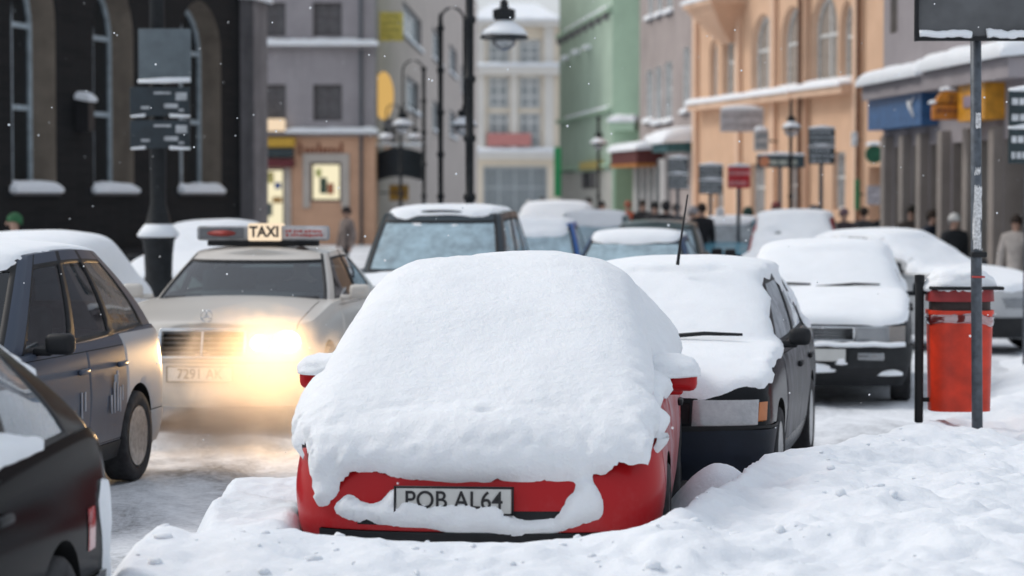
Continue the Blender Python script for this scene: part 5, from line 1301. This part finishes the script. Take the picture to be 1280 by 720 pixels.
bm_obj('sign_back', box_bm(bx, -.075, z0+.45, bw, .025, .9, .006), simple('sign_back_grey', (.085,.088,.092), .5, var=.3, scale=5), pl)
fb = bmesh.new()
for dx_ in (-bw/2, bw/2): add_box(fb, bx+dx_, -.075, z0+.45, .022, .05, .93)
add_box(fb, bx, -.0755, z0, bw+.02, .055, .028, .006); bm_obj('sign_frame', fb, BLACK, pl, True, 40)
for a, c in ((-.48,-.06),(.06,.48)):
    b = bmesh.new(); xs = np.linspace(bx+a*bw, bx+c*bw, 16)
    add_tube(b, [(x, -.10, z0+.03+.012*noise.noise(Vector((x*9,0,0)))) for x in xs], [.022+.02*abs(noise.noise(Vector((x*13,1,0)))) for x in xs], 8); bm_obj('snow_strip', b, SNOW, pl)
# red bin on its post
D = 16.2; bnX = PX(1200,D); bn = empty('litter_bin', (bnX, D, .30), 0, 'bright orange red litter bin with snow on its lid', 'litter bin')
zt, zbm = PZ(388,D)-.30, PZ(513,D)-.30; w2 = 40/S*D
ORG = simple('bin_orange', (.62,.036,.010), .45, var=.28, scale=7, bump=.06)
def rounded(bm, w_, d_, z0, z1, taper=1., wall=True, n=8, bulge=0.):
    rings = []
    for i in range(7):
        t = i/6; z = z0+(z1-z0)*t; k = taper+(1-taper)*t; ring = []
        for j in range(48):
            a = 2*PI*j/48; c, s_ = math.cos(a), math.sin(a); p_ = 3.2
            ring.append(bm.verts.new((w_*k*math.copysign(abs(c)**(2/p_), c), d_*k*math.copysign(abs(s_)**(2/p_), s_), z)))
        rings.append(ring)
    for i in range(6):
        for j in range(48): bm.faces.new((rings[i][j], rings[i][(j+1)%48], rings[i+1][(j+1)%48], rings[i+1][j]))
    bm.faces.new(rings[0][::-1]); bm.faces.new(rings[-1])
b = bmesh.new(); rounded(b, w2, .17, zbm, zt, .94); bm_obj('bucket', b, ORG, bn, True, 50)
b = bmesh.new(); rounded(b, w2*1.03, .178, zt-.022, zt+.005, 1.); bm_obj('bucket_rim', b, ORG, bn, True, 50)
b = bmesh.new(); rounded(b, w2*1.0, .172, zt-.085, zt-.024, .985)
for v in b.verts: v.co += Vector((v.co.x, v.co.y, 0))*(.035+.03*noise.noise(Vector((v.co.x*14, v.co.y*14, v.co.z*50))))
for v in b.verts: v.co.z += .03*noise.noise(Vector((v.co.x*9, v.co.y*9, 3)))-.03*max(0, v.co.x)*2
bm_obj('liner', b, glass('plastic_liner', (.85,.80,.78), .25), bn)
b = bmesh.new(); rounded(b, w2*.93, .155, zt+.005, PZ(366,D)-.30, 1.); bm_obj('opening', b, simple('bin_inside', (.03,.018,.016), .6, var=.4, scale=14), bn, True, 50)
b = bmesh.new(); rounded(b, w2*1.02, .175, PZ(376,D)-.30, PZ(361,D)-.30, 1.02); bm_obj('lid', b, simple('bin_lid', (.27,.02,.022), .45), bn, True, 50)
b = box_bm(.02, -.0, PZ(361,D)-.29, w2*2.25, .40, .022, .008); bm_obj('lid_plate', b, BLACK, bn)
snow_lump('snow_cap', bn, (-.0,0,PZ(361,D)-.28), (w2*1.12,.19,.135), 2.)
b = bmesh.new(); add_box(b, -w2-.055, .0, PZ(440,D)-.30, .055, .055, PZ(352,D)-PZ(530,D), .012); add_box(b, -w2-.0, .0, PZ(365,D)-.30, .12, .03, .03, .004); add_box(b, -w2-.0, .0, PZ(500,D)-.30, .12, .03, .03, .004)
bm_obj('bin_post', b, BLACK, bn)
b = bmesh.new(); add_lathe(b, [(.034,0),(.034,.05),(0,.055)], cx=-w2-.055, cz=PZ(353,D)-.30, seg=14); bm_obj('post_cap', b, BLACK, bn, True, 50)

# ------------------------------------------------------------------ people
def skin_mesh(pts, edges, rad, sub=2):
    me = bpy.data.meshes.new('t'); me.from_pydata(pts, edges, []); o = bpy.data.objects.new('t', me); COL.objects.link(o)
    md = o.modifiers.new('s', 'SKIN'); sv = me.skin_vertices[0].data
    for i, r_ in enumerate(rad): sv[i].radius = r_ if isinstance(r_, tuple) else (r_, r_); sv[i].use_root = (i == 0)
    md.use_smooth_shade = True; m2 = o.modifiers.new('u', 'SUBSURF'); m2.levels = sub; m2.render_levels = sub
    apply_mods(o); me = o.data; bpy.data.objects.remove(o); return me
def person(label, px, D, H, coat, hat, legs=(.02,.021,.025), yaw=0., stride=.16, loc=None, sit=False, bag=None, hood=False):
    X = PX(px, D) if loc is None else loc[0]
    e = empty('person', (X, D, -.03) if loc is None else loc, R(yaw), label, 'person', None if sit else 'passers-by')
    h = H; hip = .52*h; sh = .81*h
    if sit:
        hip = 0.; 
        P_ = [(0,0,0),(0,.02,.28),(0,.04,.46),(0,.03,.56),(0,.0,.66),(0,-.005,.74),(.17,.03,.46),(.23,-.06,.24),(.14,-.34,.30),(.08,-.40,.33),(-.17,.03,.46),(-.23,-.06,.24),(-.14,-.34,.30),(-.08,-.40,.33),(.1,-.40,.03),(.1,-.45,-.32),(-.1,-.40,.03),(-.1,-.45,-.32)]
        E_ = [(0,1),(1,2),(2,3),(3,4),(4,5),(2,6),(6,7),(7,8),(8,9),(2,10),(10,11),(11,12),(12,13),(0,14),(14,15),(0,16),(16,17)]
        r_ = [.14,.15,.13,.055,(.082,.095),(.06,.075),.06,.045,.035,.035,.06,.045,.035,.035,.085,.06,.085,.06]; hz = .70
    else:
        s_ = stride
        P_ = [(0,0,hip),(0,.01,hip+.16*h),(0,.015,sh-.03*h),(0,.01,.855*h),(0,-.01,.915*h),(0,-.012,.965*h),
              (.105*h,.01,sh-.015*h),(.135*h,.02+s_*.3,sh-.19*h),(.14*h,-.05+s_*.2,sh-.35*h),(.138*h,-.08+s_*.2,sh-.40*h),
              (-.105*h,.01,sh-.015*h),(-.135*h,.02-s_*.3,sh-.19*h),(-.14*h,-.05-s_*.3,sh-.35*h),(-.138*h,-.08-s_*.3,sh-.40*h),
              (.055*h,0,hip-.04*h),(.055*h,-.02-s_*.5,.28*h),(.055*h,.02-s_*.9,.05*h),(.057*h,-.13-s_*.9,.025*h),
              (-.055*h,0,hip-.04*h),(-.055*h,-.02+s_*.4,.28*h),(-.055*h,.05+s_,.06*h),(-.057*h,-.09+s_,.025*h)]
        E_ = [(0,1),(1,2),(2,3),(3,4),(4,5),(2,6),(6,7),(7,8),(8,9),(2,10),(10,11),(11,12),(12,13),(0,14),(14,15),(15,16),(16,17),(0,18),(18,19),(19,20),(20,21)]
        r_ = [(.10,.085),(.105,.08),(.11,.075),.045,(.068,.085),(.055,.07),.052,.042,.030,.034,.052,.042,.030,.034,.08,.055,.038,.036,.08,.055,.038,.036]; hz = .935*h
    me = skin_mesh(P_, E_, r_); me.materials.clear(); me.materials.append(SKIN); me.materials.append(simple('trousers_%.3f' % legs[0], legs, .8))
    for p_ in me.polygons:
        if p_.center.z < (hip+.02) and not sit and abs(p_.center.x) < .115*h: p_.material_index = 1
    o = link_mesh('body', me, SKIN, e)
    cm = simple('coat_%.2f_%.2f_%.2f' % coat, coat, .85, bump=.2, bscale=30)
    if sit:
        cp = [(0,0,-.02),(0,.02,.28),(0,.035,.47),(.17,.03,.46),(.235,-.06,.23),(.15,-.32,.29),(-.17,.03,.46),(-.235,-.06,.23),(-.15,-.32,.29)]; ce = [(0,1),(1,2),(2,3),(3,4),(4,5),(2,6),(6,7),(7,8)]; crd = [.19,.18,.15,.085,.07,.055,.085,.07,.055]
    else:
        cp = [(0,0,.42*h),(0,0,hip),(0,.01,hip+.15*h),(0,.015,sh-.03*h),(0,.012,.855*h),(.11*h,.01,sh-.02*h),(.14*h,.02+s_*.3,sh-.19*h),(.143*h,-.045+s_*.2,sh-.34*h),(-.11*h,.01,sh-.02*h),(-.14*h,.02-s_*.3,sh-.19*h),(-.143*h,-.045-s_*.3,sh-.34*h)]
        ce = [(0,1),(1,2),(2,3),(3,4),(3,5),(5,6),(6,7),(3,8),(8,9),(9,10)]; crd = [(.17,.15),(.155,.13),(.15,.12),(.145,.11),.072,.085,.07,.055,.08,.065,.055]
    cme = skin_mesh(cp, ce, crd); cme.materials.clear(); cme.materials.append(cm); link_mesh('coat', cme, cm, e)
    hb = bmesh.new(); bmesh.ops.create_uvsphere(hb, u_segments=20, v_segments=12, radius=1.)
    hy = (-.012 if not sit else 0.)+.012; hs = 1.25 if hood else 1.
    for v in hb.verts: v.co = Vector((v.co.x*.092*hs, v.co.y*.112*hs+hy+.008, (v.co.z if v.co.z > -.25 or (v.co.y > .1 and hood) else -.25-(max(0, v.co.y)*.5))*.105*hs+hz+.018))
    bm_obj('hat' if hat[0]+hat[1] > .1 or hood else 'hair', hb, simple('hat_%.2f_%.2f_%.2f' % hat, hat, .9, bump=.4, bscale=40), e)
    nb_ = bmesh.new(); bmesh.ops.create_icosphere(nb_, subdivisions=2, radius=1.)
    for v in nb_.verts: v.co = Vector((v.co.x*.014, v.co.y*.02+hy-.105, v.co.z*.025+hz-.035))
    bm_obj('nose', nb_, SKIN, e)
    for sx_ in (.032,-.032):
        nb_ = bmesh.new(); bmesh.ops.create_icosphere(nb_, subdivisions=2, radius=1.)
        for v in nb_.verts: v.co = Vector((v.co.x*.012+sx_, v.co.y*.008+hy-.088, v.co.z*.008+hz-.01))
        bm_obj('eye', nb_, INK, e)
    if bag:
        bb = bmesh.new(); add_box(bb, .15*h+.05, -.05, .36*h, .10, .28, .32, .03); bm_obj('carried_bag', bb, simple('bag_%.2f' % bag[0], bag, .6), e)
    return e
BK = (.014,.014,.017); HAIR = (.03,.02,.015)
person('walker in black with a white knitted hat, right of the bin post', 1193, 38, 1.62, (.02,.022,.026), (.62,.62,.60), yaw=20)
person('walker in a pale beige coat at the right edge of the picture', 1270, 36, 1.62, (.42,.38,.35), HAIR, yaw=-30, bag=(.05,.04,.04))
person('dark haired person in a black coat passing the dark doorway', 1106, 44, 1.74, BK, HAIR, yaw=15)
person('walker in a mauve hat before the pale drainpipe of the orange house', 1055, 46, 1.66, (.07,.055,.06), (.20,.13,.15), yaw=10)
person('person in black with a reddish brown hat near the orange disc sign', 970, 50, 1.78, BK, (.22,.06,.06), yaw=30)
person('short person in a dark green coat under the red sign', 935, 50, 1.64, (.02,.06,.045), (.02,.05,.04), yaw=170, hood=True)
person('person in grey with a bright white hat beside the two panel sign', 900, 48, 1.66, (.25,.26,.28), (.70,.70,.70), yaw=160)
person('tall person in a long black coat left of the white hat', 877, 47, 1.76, BK, HAIR, yaw=200)
person('broad person in black walking before the maroon awning', 832, 55, 1.76, (.02,.02,.024), (.015,.015,.018), yaw=190, hood=True)
person('stooped person in black beside the orange jacket', 803, 58, 1.80, (.03,.028,.03), HAIR, yaw=20)
person('walker in a bright orange red jacket', 785, 58, 1.78, (.55,.09,.03), (.30,.10,.06), yaw=180)
person('taller of two dark figures before the grey plinth of the green house', 736, 62, 1.86, (.03,.035,.04), (.02,.02,.02), yaw=10)
person('smaller of two dark figures before the grey plinth of the green house', 752, 63, 1.76, (.04,.04,.045), (.03,.03,.03), yaw=60)
person('dark figure crossing far down the middle of the street', 678, 75, 1.85, (.02,.02,.022), HAIR, yaw=180)
person('person in a pale grey coat far down the middle of the street', 661, 72, 1.75, (.45,.46,.48), (.5,.5,.5), yaw=180)
person('person in a brown coat passing the orange shop floor', 433, 52, 1.66, (.26,.21,.19), (.04,.03,.03), yaw=-60)
person('person with a green hat in shadow under the church wall', 18, 34., 1.66, (.012,.014,.014), (.03,.12,.05), yaw=-80)
person('walker in a dark blue coat just left of the white knitted hat', 1166, 41, 1.66, (.02,.03,.05), HAIR, yaw=40)
person('tall walker in dark brown before the dark shop panes', 1139, 42, 1.74, (.04,.03,.025), (.03,.025,.02), yaw=-20)
person('person in dark grey between the mauve hat and the dark doorway', 1080, 47, 1.68, (.05,.052,.058), HAIR, yaw=170)
person('person in black under the green strip of wall', 1018, 49, 1.68, BK, (.06,.06,.07), yaw=120, hood=True)
person('dark figure in the group before the brown house shop', 846, 54, 1.72, (.03,.03,.035), HAIR, yaw=40)
person('hooded dark figure left of the group before the brown house', 818, 57, 1.74, (.018,.02,.022), (.018,.02,.022), yaw=-30, hood=True)
person('pale hooded figure between the two dark two panel signs', 866, 50, 1.66, (.36,.34,.35), (.34,.32,.33), yaw=10, hood=True)
dv = person('taxi driver behind the windscreen in a dark jacket', 0, 0, 1.7, (.03,.035,.045), HAIR, loc=(0,0,0), sit=True)
ly = 2.30; q = Matrix.Rotation(R(-6), 4, 'Z') @ Vector((.36, ly, .60)); dv.location = (-2.47+q.x, 19.0+q.y, q.z+.02); dv.rotation_euler = (0,0,R(-6))

# ------------------------------------------------------------------ exhaust steam lit by the headlamp, falling flakes, winter haze
def volume_mat(name, col, dens, aniso, noisy=None):
    m, nt, out = new_mat(name); v = N(nt, 'ShaderNodeVolumePrincipled', Density=dens, Anisotropy=aniso); v.inputs['Color'].default_value = c4(col)
    if noisy:
        tc = N(nt, 'ShaderNodeTexCoord'); nz = N(nt, 'ShaderNodeTexNoise', Scale=noisy[0], Detail=4., Roughness=.6, Distortion=.8); nt.links.new(tc.outputs['Object'], nz.inputs['Vector'])
        ln = N(nt, 'ShaderNodeVectorMath', operation='LENGTH'); mp = N(nt, 'ShaderNodeMapping'); mp.inputs['Scale'].default_value = noisy[1]; nt.links.new(tc.outputs['Object'], mp.inputs[0]); nt.links.new(mp.outputs[0], ln.inputs[0])
        fall = math_n(nt, 'SUBTRACT', 1., ln.outputs['Value'])
        f = math_n(nt, 'ADD', fall, math_n(nt, 'MULTIPLY', math_n(nt, 'SUBTRACT', nz.outputs[0], .55), 1.5))
        f = ramp(nt, f, .0, .8, (0,0,0), (dens,)*3); nt.links.new(f, v.inputs['Density'])
    nt.links.new(v.outputs[0], out.inputs['Volume']); return m
b = bmesh.new(); bmesh.ops.create_icosphere(b, subdivisions=4, radius=1.)
sz = (.88,.95,.60)
for v in b.verts: v.co = Vector((v.co.x*sz[0], v.co.y*sz[1], v.co.z*sz[2]))
st = bm_obj('exhaust_steam', b, volume_mat('steam', (.93,.84,.74), 1.65, .35, (3.2, (1/sz[0],1/sz[1],1/sz[2]))), None)
st.location = (-1.86,17.9,.50); tag(st, 'cloud of exhaust steam glowing in the taxi headlamp', None, None, 'stuff')
b = bmesh.new(); bmesh.ops.create_icosphere(b, subdivisions=4, radius=1.); sz = (.62,.7,.26)
for v in b.verts: v.co = Vector((v.co.x*sz[0], v.co.y*sz[1], v.co.z*sz[2]))
st = bm_obj('exhaust_mist', b, volume_mat('mist', (.55,.42,.32), 2.6, .1, (3.6, (1/sz[0],1/sz[1],1/sz[2]))), None)
st.location = (-2.05,16.6,.26); tag(st, 'brownish exhaust mist hanging low over the road before the taxi', None, None, 'stuff')
b = bmesh.new(); rs = random.Random(11)
for k in range(340):
    Y = 9+rs.random()**1.2*22; X = (rs.random()-.5)*.5*Y; z = rs.uniform(.6, 1.9+Y*.085); r_ = rs.uniform(.0025,.006)
    m4 = Matrix.Translation((X,Y,z)); bmesh.ops.create_icosphere(b, subdivisions=1, radius=r_, matrix=m4)
tag(bm_obj('falling_snow', b, SNOW, None), 'scattered small snowflakes drifting down in the air', None, None, 'stuff')
